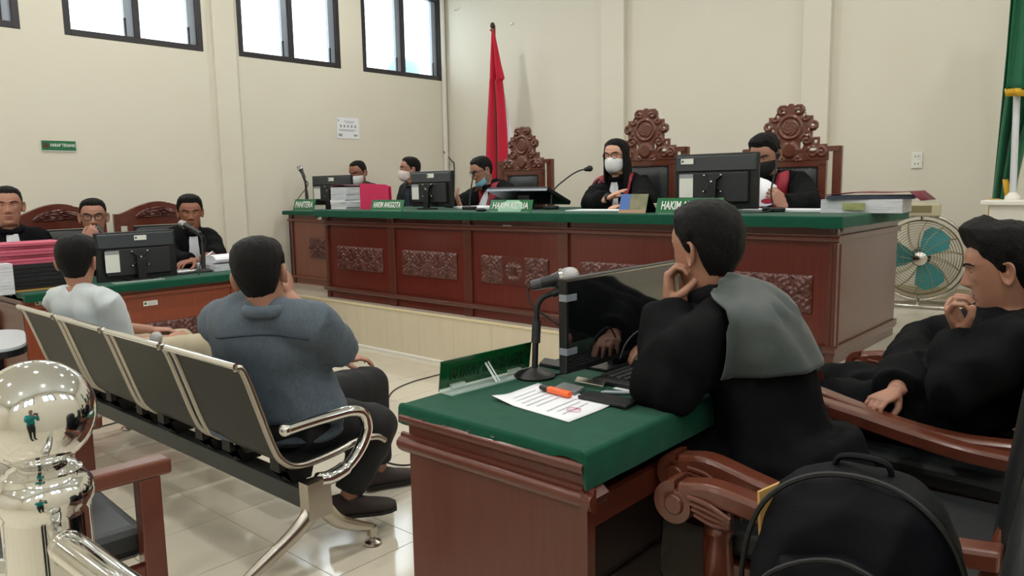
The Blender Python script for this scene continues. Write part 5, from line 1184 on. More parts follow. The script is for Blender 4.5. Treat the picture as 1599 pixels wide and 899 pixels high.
def fold(me, amp, seed, sx=9, sz=3, dirz=(0, 0, 1)):
    """soft cloth creases pushed along the normals"""
    n = len(me.vertices); co = np.empty(n * 3, 'f'); nr = np.empty(n * 3, 'f'); me.update(); me.vertices.foreach_get('co', co); me.vertex_normals.foreach_get('vector', nr)
    co = co.reshape(-1, 3); nr = nr.reshape(-1, 3); k = np.empty(n, 'f')
    for i in range(n):
        x, y, z = co[i]; n1 = noise.noise((x * sx + seed, y * sx, z * sz)); n2 = noise.noise((x * 22 + z * 9, y * 22 - z * 7, z * 14 + seed))
        k[i] = amp * (1 - abs(n1) * 3.4) + amp * .45 * n2
    me.vertices.foreach_set('co', (co + nr * k[:, None]).astype('f').ravel()); me.polygons.foreach_set('use_smooth', [True] * len(me.polygons)); me.update()
def hand_mb(wrist, dirv, palm, thumb_side, curl=(.5, .5, .5, .5), thumb=.4, s=1.0, spread=.06):
    x = V(dirv).normalized(); z = -(V(palm) - x * V(palm).dot(x)).normalized(); y = z.cross(x) * thumb_side   # y to the thumb
    m = Matrix(((x.x, y.x, z.x, wrist[0]), (x.y, y.y, z.y, wrist[1]), (x.z, y.z, z.z, wrist[2]), (0, 0, 0, 1)))
    b = MB(); n = 14
    def el(cx, cy, cz, w, t): return [m @ (V((cx, cy + w * math.cos(a), cz + t * math.sin(a))) * s) for a in [2 * PI * k / n for k in range(n)]]
    b.loft([el(-.03, 0, 0, .026, .020), el(.0, 0, 0, .027, .019), el(.025, .002, 0, .036, .018), el(.06, .001, .001, .041, .0155), el(.088, 0, .002, .040, .0125), el(.097, 0, .002, .036, .009)])
    for k, (ly, L, r) in enumerate(((.0295, .072, .0088), (.0100, .080, .0092), (-.0098, .075, .0088), (-.0285, .059, .0078))):
        p = V((.088 - .004 * abs(k - 1), ly, .002)); c = curl[k] if isinstance(curl, (list, tuple)) else curl; yaw = spread * (1.3 - k) ; ang = .25 * c
        pts = [V((.07, ly, 0)), p.copy()]; rad = [r * 1.05, r * 1.08]
        for seg, (fr, bend) in enumerate(((.45, 1.1), (.31, 1.35), (.24, .9))):
            ang += bend * c * (.6 if seg == 0 else 1)
            p = p + V((math.cos(ang) * math.cos(yaw), math.sin(yaw) * math.cos(ang), -math.sin(ang))) * L * fr; pts.append(p.copy()); rad.append(r * (1 - .09 * (seg + 1)))
        pts.append(p + (pts[-1] - pts[-2]).normalized() * r * .5); rad.append(r * .5)
        b.tube([m @ (q * s) for q in pts], [q * s for q in rad], 9)
    t0 = V((.018, .024, -.004)); d1 = V((.55, .75 - .5 * thumb, -.25 - .5 * thumb)).normalized(); d2 = V((.8, .45 - .7 * thumb, -.3 - .4 * thumb)).normalized(); d3 = V((.9, .25 - .8 * thumb, -.2 - .3 * thumb)).normalized()
    pts = [V((.005, .012, 0)), t0 + d1 * .012, t0 + d1 * .042]; pts.append(pts[-1] + d2 * .032); pts.append(pts[-1] + d3 * .024); pts.append(pts[-1] + d3 * .006)
    b.tube([m @ (q * s) for q in pts], [q * s for q in (.013, .0145, .0122, .0105, .0092, .005)], 10)
    return b
def face_patch(phi0, phi1, z0f, z1f, off, nphi=24, nz=12):
    rings = []
    for j in range(nz + 1):
        v = j / nz; ring = []
        for i in range(nphi + 1):
            u = i / nphi * 2 - 1; ph = phi0 + (phi1 - phi0) * i / nphi; z = z0f(u) + (z1f(u) - z0f(u)) * v
            x, y, z = hsurf(ph, z, False); o = off(u, v); nr = V((x, y, 0)).normalized(); ring.append((x + nr.x * o, y + nr.y * o, z))
        rings.append(ring)
    return rings

def person(label, head, face, pitch=0, roll=0, hs=1.0, skin='tan', hair='short', torso=None, hip=None, seat=.45, bulk=1.0, cloth_mat=None, cloth_name='robe',
           armR=None, armL=None, handR=None, handL=None, sleeve=(.075, .075, .075), legs=True, sit=True, mask=None, glasses=False, voxel=.014, seed=1.0, fold_amp=.009,
           knees=None, ankles=None, trousers=None, shoes=None, shorts_sleeve=False, eyes=True, neck_off=(0, 0, 0), group=None, cat='person', sh_w=.185, collar=True, feet=None, hvox=.0045, robe_extra=None, hip_w=1.0, bow=.62):
    head = V(head); f = V((*face, 0)).normalized(); root = thing('person', label, cat, (0, 0, 0), group=group)
    up = V((0, 0, 1)); rgt = f.cross(up)
    R = Matrix(((rgt.x, f.x, 0, 0), (rgt.y, f.y, 0, 0), (0, 0, 1, 0), (0, 0, 0, 1)))
    Hm = T(*head) @ R @ RX(math.radians(pitch)) @ RY(math.radians(roll)) @ Matrix.Scale(hs, 4)
    tf = V((*(torso or face), 0)).normalized(); tr = tf.cross(up)
    neck = Hm @ V((0, -.028, -.138)); neck += V(neck_off)
    hip = V(hip); hipc = V((hip.x, hip.y, seat + .09)); root.location = (hip.x, hip.y, 0); off = -root.location
    ctrl = hipc + up * (neck - hipc).length * bow + (neck - hipc) * (.62 - bow) * .8 - tf * .03 * (bow / .62)
    def spine(t): return hipc * (1 - t) ** 2 + ctrl * 2 * t * (1 - t) + neck * t * t
    def ring(t, a, d, n=26):
        p = spine(t); tg = (spine(min(1, t + .02)) - spine(max(0, t - .02))).normalized(); s = (tr - tg * tr.dot(tg)).normalized(); dv = s.cross(tg) * -1
        return [p + s * a * math.copysign(abs(math.cos(q)) ** .85, math.cos(q)) + dv * d * math.sin(q) for q in [2 * PI * k / n for k in range(n)]]
    k = bulk
    tb_ = MB(); tb_.loft([ring(-.12, .13 * k * hip_w, .10 * k), ring(-.06, .175 * k * hip_w, .135 * k), ring(.08, .185 * k * hip_w, .14 * k), ring(.3, .178 * k * (hip_w * .6 + .4), .132 * k), ring(.52, .180 * k, .128 * k), ring(.7, .186 * k, .125 * k), ring(.82, .182 * k, .112 * k), ring(.90, .150 * k, .092 * k), ring(.95, .105 * k, .076 * k), ring(.985, .074 * hs, .070 * hs), ring(1.03, .063 * hs, .063 * hs)])
    core = MB(); core.loft([ring(.1, .13, .09), ring(.5, .13, .08), ring(.74, .08, .04)])
    tb_.tube([spine(.55), spine(.78), spine(.93)], [.10 * k, .10 * k, .082 * k], 16); shp = spine(.83)
    skin_b = MB(); lipv = []
    HV = [Hm @ V(p) for p in HEAD_MB.v]; skin_b.add(HV, HEAD_MB.f, smooth=True); lipv = list(HEAD_LIP)
    skin_b.tube([Hm @ V((0, -.028, -.12)), Hm @ V((0, -.03, -.17)), neck + (spine(.9) - neck) * .6], [.049 * hs, .049 * hs, .045], 16)
    skin_b.add(core.v, core.f, smooth=True)
    n_core = len(skin_b.v)
    for side, arm, hand in ((1, armR, handR), (-1, armL, handL)):
        sh = shp + tr * side * sh_w * k * .96
        if arm is None: el = sh + V((0, 0, -.26)) + tr * side * .05 + tf * .06; wr = el + tf * .2 + V((0, 0, -.05)) - tr * side * .05
        else: el, wr = V(arm[0]), V(arm[1])
        r0, r1, r2 = sleeve; tb_.tube([spine(.97), spine(.9).lerp(sh, .45), sh], [.062, .066 * k, .07 * k], 14)
        if shorts_sleeve:
            mid = sh.lerp(el, .86); tb_.tube([sh + (spine(.8) - sh) * .3, sh, sh.lerp(el, .4), mid, sh.lerp(el, .98)], [.07 * k, .076 * k, r0, r1, r1 * 1.02], 16)
        else:
            tb_.tube([sh + (spine(.8) - sh) * .35, sh, sh.lerp(el, .5), el, el.lerp(wr, .5), el.lerp(wr, .93)], [.07 * k, .076 * k, r0, r1, (r1 + r2) / 2, r2], 16)
            tb_.sphere(el, r1 * 1.0, 14, 10)
        arm_b = MB(); arm_b.tube([sh, el, el.lerp(wr, .35), wr], [.045, .040, .038, .0265], 14)
        if hand is None: hand = dict(dir=(wr - el) + V((0, 0, .02)), palm=(0, 0, -1), curl=.35, thumb=.5)
        if hand:
            hd = hand_mb(wr, hand['dir'], hand['palm'], hand.get('thumb_side', side), hand.get('curl', .5), hand.get('thumb', .4), hand.get('s', 1.0), hand.get('spread', .06)); arm_b.add(hd.v, hd.f, smooth=True)
            me = remesh(arm_b, hvox, 3); arm_b = mesh_to_mb(me); bpy.data.meshes.remove(me)
        skin_b.add(arm_b.v, arm_b.f, smooth=True)
    leg_b = MB()
    if legs:
        for side in (1, -1):
            h0 = hipc + tr * side * .09 * k + V((0, 0, -.01)); i = 0 if side == 1 else 1
            if knees: kn = V(knees[i]); an = V(ankles[i])
            elif sit: kn = h0 + tf * .44 + tr * side * .04; an = V((kn.x, kn.y, (HP if seat > .7 else 0) + .09)) + tf * .02
            else: kn = h0 + V((0, 0, -.42)) + tf * .02; an = V((kn.x, kn.y, .08)) - tf * .02
            tg_ = leg_b if trousers else tb_
            tg_.tube([h0 - tf * .06, h0.lerp(kn, .3), h0.lerp(kn, .75), kn], [.105 * k, .1 * k, .082 * k, .074 * k], 16); tg_.sphere(kn, .072 * k, 14, 10); tg_.tube([kn, kn.lerp(an, .4), kn.lerp(an, .93)], [.07 * k, .066 * k, .06], 14)
            if trousers: leg_b.sphere(hipc + V((0, 0, -.0)), .13 * k, 16, 10, sc=(1.15, 1.1, .8))
            skin_b.tube([kn, an + V((0, 0, -.02))], [.05, .036], 12)
            fd = V(feet[i]) if feet else tf
            fd.z = 0; fd.normalize(); fm = frame(V((an.x, an.y, an.z - .075)), fd)
            sb = MB(); prof = [(-.075, .03, .055, 0), (-.06, .036, .085, 0), (-.02, .038, .09, 0), (.03, .040, .082, 0), (.08, .047, .062, 0), (.13, .050, .05, 0), (.17, .042, .042, 0), (.195, .024, .032, 0)]
            sb.loft([[(x, w * c_ * 1.0, max(0, hh * .5 + hh * .5 * s_)) for c_, s_ in [(math.copysign(abs(math.cos(a)) ** .7, math.cos(a)), math.copysign(abs(math.sin(a)) ** .7, math.sin(a))) for a in [2 * PI * q / 16 for q in range(16)]]] for x, w, hh, _ in prof], mtx=fm)
            sb.v = [tuple(V(q) + off) for q in sb.v]; so = sb.build('shoe', shoes or M_BLACK, root, recalc=True)
            sl = MB(); sl.loft([[(x, w * 1.06, 0), (x, -w * 1.06, 0), (x, -w * 1.06, .014), (x, w * 1.06, .014)] for x, w, hh, _ in prof], mtx=fm, smooth=False); sl.v = [tuple(V(q) + off) for q in sl.v]; sl.build('sole', M_RUBBER, so)
    # skin
    me = skin_b.mesh('body'); me.transform(Matrix.Translation(off)); at = me.attributes.new('lip', 'FLOAT', 'POINT'); at.data.foreach_set('value', lipv + [0.] * (len(me.vertices) - len(lipv)))
    bm = bmesh.new(); bm.from_mesh(me); bmesh.ops.recalc_face_normals(bm, faces=bm.faces); bm.to_mesh(me); bm.free()
    body = bpy.data.objects.new('body', me); COL.objects.link(body); body.parent = root; me.materials.append(SK[skin])
    # clothes
    def cloth_obj(mb, name, m, amp, vx):
        me = remesh(mb, vx, 12); fold(me, amp, seed); me2 = me; bv = bvhtree.BVHTree.FromPolygons([v.co.copy() for v in me.vertices], [tuple(p.vertices) for p in me.polygons])
        me.transform(Matrix.Translation(off)); me.materials.clear(); me.materials.append(m); me.name = name; o = bpy.data.objects.new(name, me); COL.objects.link(o); o.parent = root; return o, bv
    if robe_extra: robe_extra(tb_)
    co, bv = cloth_obj(tb_, cloth_name, cloth_mat or M_ROBE, fold_amp, voxel)
    for vi in range(n_core):
        p_ = body.data.vertices[vi].co - off
        if p_.z < neck.z - .004:
            l_, n_, _, _ = bv.find_nearest(p_)
            if l_ is not None and (p_ - l_).dot(n_) > -.006: body.data.vertices[vi].co = l_ - n_ * .008 + off
    if trousers and legs: cloth_obj(leg_b, 'trousers', trousers, .004, voxel)
    Tm = Matrix(((tr.x, tf.x, 0, neck.x), (tr.y, tf.y, 0, neck.y), (0, 0, 1, neck.z), (0, 0, 0, 1)))
    def hpart(b, name, m, par=None, rec=True):
        b.v = [tuple((Hm @ V(q)) + off) for q in b.v]; return b.build(name, m, par or body, recalc=rec, autosmooth=False)
    ho = hpart(hair_cap(hair), 'hair', M_HAIR)
    if hair == 'woman':
        b = MB(); rings = []
        for j in range(16):
            t = j / 15; z = .085 - t * .40; rx = np.interp(z, [-.32, -.2, -.1, 0, .06, .09], [.105, .112, .102, .094, .084, .06]); ry = np.interp(z, [-.32, -.2, -.1, 0, .06, .09], [.075, .085, .1, .11, .10, .07]); cy = np.interp(z, [-.32, -.15, .09], [-.02, -.02, -.01])
            g0 = np.interp(z, [-.32, -.15, -.05, .03, .08], [44, 50, 62, 60, 40]); outer = []; inner = []
            for q in range(31):
                a = math.radians(g0 + (360 - 2 * g0) * q / 30); wv = .004 * math.sin(q * 1.3 + z * 20); outer.append(((rx + wv) * math.sin(a), cy + (ry + wv) * math.cos(a), z)); inner.append(((rx - .02) * math.sin(a), cy + (ry - .02) * math.cos(a), z))
            rings.append(outer + inner[::-1])
        b.loft(rings); hpart(b, 'long_hair', M_HAIR, ho)
    for s in (-1, 1):
        pts = [hsurf(math.asin(min(.95, x / .08)), z) for x, z in ((.014, .028), (.028, .034), (.042, .033), (.053, .026))]; b = MB(); b.tube([(s * p[0], p[1] + .0015, p[2]) for p in catmull(pts, 4)], [.0032] * 10 + [.0018] * 3, 6); hpart(b, 'eyebrow', M_HAIR)
    if eyes:
        for s in (-1, 1):
            b = MB(); b.sphere((s * .0315, .0625, .0105), .0122, 12, 8); e = hpart(b, 'eye', M_EYE)
            b = MB(); b.sphere((s * .0315, .0705, .009), .0056, 10, 6); hpart(b, 'iris', M_IRIS, e)
    if mask:
        mcol = {'white': mat('white_mask', srgb(226, 226, 228), .8), 'black': mat('black_mask', srgb(18, 18, 20), .8), 'blue': mat('blue_mask', srgb(128, 196, 222), .8), 'pinkw': mat('pale_mask', srgb(222, 206, 206), .8)}[mask]
        if mask == 'blue': r = face_patch(-1.15, 1.15, lambda u: -.128 + .03 * abs(u), lambda u: -.078 + .03 * u * u, lambda u, v: .009 + .006 * (1 - u * u))
        else: r = face_patch(-1.25, 1.25, lambda u: -.118 + .045 * u * u, lambda u: -.004 - .02 * abs(u) ** 1.5, lambda u, v: .004 + .022 * max(0, 1 - abs(u) * 1.15) ** .8 * (1 - abs(v * 2 - 1) ** 2.5) + .014 * math.exp(-(u / .18) ** 2) * v)
        b = MB(); b.loft(r, caps=False, closed=False); mo = hpart(b, 'face_mask', mcol); md = mo.modifiers.new('s', 'SOLIDIFY'); md.thickness = .0015
        b = MB(); zc = -.1 if mask == 'blue' else -.03
        for s in (-1, 1):
            b.tube([hsurf(s * 1.15, zc, False)[0:3], (s * .083, .0, -.02), (s * .086, -.02, .02)], .0016, 5); b.tube([hsurf(s * 1.15, zc - .03, False)[0:3], (s * .082, -.005, -.04), (s * .084, -.022, -.038)], .0016, 5)
        hpart(b, 'ear_loops', mcol, mo)
    if glasses:
        b = MB()
        for s in (-1, 1):
            b.tube([(s * .034 + .0235 * math.copysign(abs(math.cos(a)) ** .8, math.cos(a)), .092, .010 + .0205 * math.copysign(abs(math.sin(a)) ** .8, math.sin(a))) for a in [2 * PI * q / 18 for q in range(18)]], .0021, 6, closed=True, up=(0, 1, 0)); b.tube([(s * .0575, .09, .016), (s * .075, .06, .016), (s * .0795, -.01, .014)], .0018, 6)
        b.tube([(-.011, .093, .014), (0, .095, .017), (.011, .093, .014)], .0018, 6); hpart(b, 'glasses', M_BLACK)
    def drape(name, m, rows, front=True, offd=.006, th=.003, par=None, world=False):
        """strip of cloth laid on the garment: rows of (x,z) in the chest frame, found by looking at the garment from the front or back"""
        rings = []
        for row in rows:
            ring_ = []
            for ix, (x, z) in enumerate(row):
                o_ = Tm @ V((x, 1.0 if front else -1.0, z)); d_ = (tf if not front else -tf); hit = bv.ray_cast(o_, d_)
                if hit[0] is None: nn = bv.find_nearest(Tm @ V((x, 0, z))); pt, nr = nn[0], nn[1]
                else: pt, nr = hit[0], hit[1]
                pt = pt + (-d_ * .7 + nr * .3) * offd
                if rings and front:
                    yp = (rings[-1][ix] - off - Tm.translation).dot(tf); yn = (pt - Tm.translation).dot(tf)
                    if yn > yp + .03: pt = pt - tf * (yn - yp - .012)
                ring_.append(pt + off)
            rings.append(ring_)
        for _ in range(4):
            rings = [[(rings[j][i] * 2 + rings[max(j - 1, 0)][i] + rings[min(j + 1, len(rings) - 1)][i]) / 4 for i in range(len(rings[0]))] for j in range(len(rings))]
        for rg in rings:
            for i_, p_ in enumerate(rg):
                l_, n_, _, _ = bv.find_nearest(p_ - off)
                if l_ is not None and (p_ - off - l_).dot(n_) < offd * .6: rg[i_] = l_ + n_ * offd + off
        b = MB(); b.loft(rings, caps=False, closed=False); o_ = b.build(name, m, par or co, autosmooth=False); md = o_.modifiers.new('s', 'SOLIDIFY'); md.thickness = th; md.offset = 0; return o_
    if collar:
        b = MB(); b.tube([neck + V((0, 0, .0)) + tr * .069 * hs * math.cos(a) + tf * (.067 * hs * math.sin(a) - .002) + V((0, 0, .0 - .03 * max(0, math.sin(a)))) + off for a in [2 * PI * q / 24 for q in range(24)]], .013, 8, closed=True, flat=1.7, up=(0, 0, 1)); b.build('collar', cloth_mat or M_ROBE, co, autosmooth=False)
    return dict(root=root, body=body, cloth=co, bv=bv, drape=drape, Tm=Tm, Hm=Hm, neck=neck, tf=tf, tr=tr, off=off)
def strip_rows(path, w0, w1, n=14, m=5, curve=0):
    pts = catmull([V((x, 0, z)) for x, z in path], max(2, n // (len(path) - 1))); rows = []
    for i, p in enumerate(pts):
        t = i / (len(pts) - 1); w = w0 + (w1 - w0) * t; tg = (pts[min(i + 1, len(pts) - 1)] - pts[max(i - 1, 0)]).normalized(); s = V((tg.z, 0, -tg.x))
        rows.append([(p.x + s.x * w * (q / (m - 1) - .5), p.z + s.z * w * (q / (m - 1) - .5)) for q in range(m)])
    return rows
def jabot(p, w0=.05, w1=.09, L=.26): p['drape']('jabot', M_JABOT, strip_rows([(0, -.035), (0, -.12), (0, -.035 - L)], w0, w1, 12, 7), offd=.010, th=.006)

# ---------------- judges
D = lambda a, b: (V(b) - V(a)).normalized()
GJ = 'people behind the judges bench'
hd = P(962, 245, y=5.28)
wj = person('woman judge with long black hair, white mask, glasses and red-trimmed black robe', hd, (.10, -1), -2, 0, 1.12, 'light', 'woman', (.06, -1), (hd.x + .03, 5.46), HP + .47, 1.0,
            armR=(P(922, 318, y=4.95), P(947, 311, y=4.80)), handR=dict(dir=P(980, 292, y=4.80) - P(947, 311, y=4.80), palm=(0, .3, -1), curl=.12, thumb=.2, s=1.1),
            armL=(P(1006, 316, y=5.0), P(975, 322, y=4.82)), sleeve=(.082, .085, .075), mask='white', glasses=True, seed=2.1, cat='person', group=GJ)
jabot(wj, .05, .10, .30)
for s in (-1, 1): wj['drape']('red_band', M_REDB, strip_rows([(s * .10, .015), (s * .135, -.05), (s * .105, -.15), (s * .06, -.28)], .045, .024), offd=.012)
b = MB(); w_ = P(950, 309, y=4.80); ax = D(P(947, 311, y=4.80), P(980, 292, y=4.80)); b.tube([w_ - ax * .012, w_ + ax * .012], .036, 16); loc(b, wj['root']); b.build('wristwatch', M_BLACK, wj['body'])
hd = P(752, 267, y=5.26)
j1 = person('judge in black robe with red bands, blue mask under his chin, raising a hand', hd, (-.42, -.92), -22, 0, 1.08, 'tan', 'short', (-.3, -1), (hd.x + .12, 5.48), HP + .47, 1.03,
            armR=(P(708, 326, y=4.98), P(719, 324, y=4.78)), handR=dict(dir=P(715, 298, y=4.78) - P(723, 324, y=4.78), palm=(.5, .8, 0), curl=.22, thumb=.1, s=1.15, spread=.14),
            armL=(P(800, 320, y=5.02), P(765, 326, y=4.86)), sleeve=(.085, .09, .08), mask='blue', glasses=True, seed=5.2, group=GJ)
jabot(j1, .04, .07, .24)
for s in (-1, 1): j1['drape']('red_band', M_REDB, strip_rows([(s * .075, .015), (s * .10, -.05), (s * .085, -.18), (s * .075, -.32)], .075, .085), offd=.009)
hd = P(1194, 243, y=5.28)
j3 = person('judge in black robe with red bands and black mask reading papers', hd, (-.05, -1), -24, 0, 1.12, 'tan', 'full', (.05, -1), (hd.x + .06, 5.46), HP + .47, 1.03,
            armL=(P(1262, 322, y=5.02), P(1224, 322, y=4.84)), handL=dict(dir=P(1210, 304, y=4.80) - P(1224, 322, y=4.84), palm=(-.7, .5, 0), curl=.65, thumb=.5, s=1.12), sleeve=(.085, .088, .078), mask='black', seed=7.7, group=GJ)
jabot(j3, .04, .07, .2)
for s in (-1, 1): j3['drape']('red_band', M_REDB, strip_rows([(s * .085, .015), (s * .11, -.05), (s * .09, -.18), (s * .08, -.32)], .085, .09), offd=.009)
q0 = P(1186, 322, y=4.76); w = .17
t = thing('held_papers', 'white sheets held upright by the judge wearing a black mask', 'papers', q0)
b = MB(); rings = [[P(u, v, y=yy) for u, v, yy in row] for row in ([(1184, 322, 4.75), (1196, 322, 4.77), (1210, 318, 4.80)], [(1185, 300, 4.79), (1197, 298, 4.81), (1212, 300, 4.83)], [(1187, 277, 4.84), (1199, 281, 4.85), (1213, 290, 4.86)])]; b.loft(rings, caps=False, closed=False); loc(b, t); o = b.build('sheet', M_WHITE, t); md = o.modifiers.new('s', 'SOLIDIFY'); md.thickness = .002
b = MB(); c_ = P(1198, 314, y=4.74); b.sphere(c_, .035, 12, 8, sc=(1.2, .1, .5)); loc(b, t); b.build('red_seal', M_REDB, t)
# ---------------- clerks
hd = P(559, 270, y=5.30)
person('clerk with white mask looking down behind the clerk monitor', hd, (.22, -1), -18, 0, 1.06, 'brown', 'recede', (.1, -1), (hd.x, 5.44), HP + .47, .98, cloth_mat=mat('dark_jacket', srgb(30, 32, 36), .8), cloth_name='jacket', mask='white', seed=3.3, group=GJ)
hd = P(640, 265, y=5.42)
m7 = person('man in dark jacket with pale mask sitting behind the judges bench', hd, (-.55, -.85), 0, 0, 1.08, 'tan', 'short', (-.2, -1), (hd.x, 5.52), HP + .5, 1.08, cloth_mat=MATS['dark_jacket'], cloth_name='jacket', mask='pinkw', seed=4.4, group=GJ)
m7['drape']('shirt_front', mat('navy_shirt', srgb(38, 50, 70), .8), strip_rows([(0, -.03), (.0, -.15), (0, -.4)], .07, .13, 12, 7), offd=.006)
# ---------------- prosecutors
GP = 'prosecutors behind their desk'
hd = P(12, 322, x=-6.30)
p1 = person('prosecutor in black robe and white jabot at the left edge', hd, (1, -.28), -2, 0, 1.12, 'tan', 'short', (1, -.12), (-6.42, hd.y), .47, 1.04, sleeve=(.08, .085, .08), seed=11, group=GP)
jabot(p1, .06, .10, .34)
hd = P(146, 339, x=-6.32)
kn = P(150, 356, x=-6.16); wr = P(137, 378, x=-6.17)
p2 = person('prosecutor with glasses holding a microphone to his mouth', hd, (1, -.40), -4, 0, 1.12, 'tan', 'fade', (1, -.2), (-6.45, hd.y + .03), .44, 1.06, armR=(P(118, 415, x=-6.12), wr), handR=dict(dir=kn - wr + V((0, 0, .01)), palm=(-.9, .3, -.2), curl=.75, thumb=.5, s=1.15), glasses=True, seed=12, sleeve=(.08, .085, .07), group=GP)
t = thing('held_microphone', 'black microphone held at the mouth of the prosecutor with glasses', 'microphone', P(160, 362, x=-6.14)); mic_shape(t, P(152, 356, x=-6.19), P(168, 372, x=-6.06), .026, M_RUBBER)
hd = P(297, 332, x=-6.26)
w1 = P(300, 408, x=-5.93); w2 = P(319, 401, x=-5.98)
p3 = person('prosecutor in black suit writing with a pen at the desk end', hd, (.95, -.42), -8, 0, 1.12, 'brown', 'thick', (1, -.25), (-6.46, hd.y - .02), .44, 1.08, armR=(P(272, 405, x=-6.12), P(301, 407, x=-5.90)), handR=dict(dir=P(276, 413, x=-5.84) - P(300, 408, x=-5.90), palm=(0, 0, -1), curl=.3, thumb=.3, s=1.15, thumb_side=1),
            armL=(P(338, 398, x=-6.10), P(331, 398, x=-5.95)), handL=dict(dir=P(312, 396, x=-5.84) - P(331, 398, x=-5.95), palm=(.2, -.3, -.8), curl=.7, thumb=.6, s=1.12, thumb_side=-1), sleeve=(.078, .08, .065), seed=13, group=GP)
jabot(p3, .06, .095, .36)
t = thing('ballpoint_pen', 'white pen held by the writing prosecutor', 'pen', P(322, 398, x=-5.80)); b = MB(); b.tube([P(315, 404, x=-5.80), P(330, 394, x=-5.84)], [.003, .006], 8); loc(b, t); b.build('barrel', M_WHITE, t); b = MB(); b.tube([P(330, 394, x=-5.84), P(332, 392.5, x=-5.845)], .0065, 8); loc(b, t); b.build('cap', M_CHAN, t)
# ---------------- men on the bench
GB = 'men seated on the steel bench'
hd = P(122, 409, d=4.02)
M_WSH = mat('white_tshirt', srgb(196, 204, 208), .85, bump=.1, bscale=200, sheen=.1)
wkn = [P(262, 538, d=4.0), P(300, 548, d=3.85)]
wm = person('man in white t-shirt seated at the far end of the bench', hd, (-.70, .62), -4, 0, 1.06, 'tan', 'full', (-.45, .90), (-4.38, 1.535), .392, .94, cloth_mat=M_WSH, cloth_name='t_shirt', shorts_sleeve=True, sleeve=(.078, .078, .07), eyes=True, seed=21, fold_amp=.006,
            trousers=mat('khaki_trousers', srgb(176, 166, 142), .85), knees=[V((-4.02, 2.0, .52)), V((-4.42, 2.03, .50))], ankles=[V((-4.0, 2.03, .08)), V((-4.42, 2.08, .08))], shoes=M_BLACK,
            armR=(V((-4.29, 1.63, .56)), V((-4.24, 1.88, .54))), handR=dict(dir=(-.1, .9, .1), palm=(-.6, 0, -.6), curl=.8, thumb=.6, s=1.05), armL=(V((-4.55, 1.62, .62)), V((-4.42, 1.86, .58))), group=GB, collar=False)
mh = P(244, 527, d=3.98)
t = thing('held_microphone', 'silver-headed microphone held upright by the man in white', 'microphone', mh - V((0, 0, .15))); mic_shape(t, mh, mh + V((-.03, -.04, -.19)), .031)
hd = P(408, 430, d=2.76)
M_BSH = mat('grey_blue_shirt', srgb(70, 81, 92), .85, col2=srgb(90, 102, 114), nscale=60, stretch=(6, 1, 1), bump=.12, bscale=260, sheen=.08)
elb = P(534, 549, d=2.93); wrr = P(452, 462, d=3.06)
bm_ = person('man in grey-blue short-sleeved shirt seated at the near end of the bench', hd, (-.70, .72), -6, -9, 1.03, 'tan', 'thick', (-.45, .92), (-2.62, 1.545), .39, 1.17, cloth_mat=M_BSH, cloth_name='shirt', shorts_sleeve=True, sleeve=(.082, .078, .07), seed=31, fold_amp=.005, voxel=.012,
             trousers=mat('black_trousers', srgb(22, 23, 26), .8), knees=[P(592, 664, x=-2.42), V((-2.74, 2.10, .48))], ankles=[P(541, 776, x=-2.44), V((-2.70, 2.10, .09))], shoes=mat('dark_brown_suede', srgb(52, 44, 42), .8, bump=.1, bscale=300),
             armR=(elb, wrr), handR=dict(dir=(-.5, .3, .7), palm=(-.8, -.4, .2), curl=.6, thumb=.3, s=1.05), armL=(V((-2.92, 1.75, .62)), V((-2.82, 2.0, .60))), group=GB, neck_off=(0, 0, .02), sh_w=.172, collar=True, hip_w=1.42, feet=[V((.5, .87, 0)), V((.35, .94, 0))])
bm_['drape']('yoke_seam', mat('shirt_seam', srgb(54, 66, 82), .85), strip_rows([(-.19, -.10), (-.06, -.085), (.06, -.085), (.19, -.10)], .006, .006, 24, 3), front=False, offd=.003, th=.002)
# ---------------- lawyers
GL = 'lawyers behind the foreground desk'
hd = P(1101, 391, d=2.16)
elL = P(1042, 600, d=2.03); wrL = P(1045, 480, d=2.16)
M_FLAP = mat('grey_green_satin', srgb(58, 66, 66), .5, col2=srgb(66, 74, 74), nscale=6, sheen=.2, bump=.08, bscale=200)
def law_extra(tb):
    tb.tube([V((-.80, 2.02, .66)), V((-.76, 2.02, .5)), V((-.74, 2.02, .3))], [.19, .22, .2], 18)
fl_ = person('lawyer in black robe leaning on the foreground desk, chin on his hand', hd, (-.93, .22), -8, 0, 1.03, 'tan', 'thick', (-.97, -.16), (-.82, 2.02), .50, 1.03, voxel=.012, seed=41, fold_amp=.011,
             armL=(elL, wrL), handL=dict(dir=(-.05, .1, 1), palm=(.9, .35, .1), curl=.8, thumb=1.2, s=1.05), armR=(V((-1.12, 2.32, .87)), V((-1.22, 2.12, .85))), sleeve=(.095, .095, .075), group=GL, neck_off=(0, 0, .01), sh_w=.158, robe_extra=law_extra, hip_w=1.2, bow=.36)
rows = []
for j in range(13):
    v = j / 12; z = .075 - v * .265; hw = .08 + .085 * min(1, v * 2.2); rows.append([(-.06 + hw * (q / 8 - 1), z) for q in range(17)])
fl_['drape']('back_flap', M_FLAP, rows, front=False, offd=.026, th=.004)
b = MB(); c_ = fl_['neck']; b.tube([c_ + V((0, 0, .012)) + fl_['tr'] * .072 * math.cos(a) + fl_['tf'] * (.07 * math.sin(a) - .004) + fl_['off'] + V((0, 0, -.03 * max(0, math.sin(a)))) for a in [2 * PI * q / 24 for q in range(24)]], .016, 8, closed=True, flat=2.0, up=(0, 0, 1)); b.build('stand_collar', M_ROBE, fl_['cloth'], autosmooth=False)
b = MB(); q = fl_['Hm'] @ V((-.02, -.108, -.115)); b.box(q, (.012, .016, .010)); loc(b, fl_['root']); b.build('collar_tag', M_STICK, fl_['cloth'])
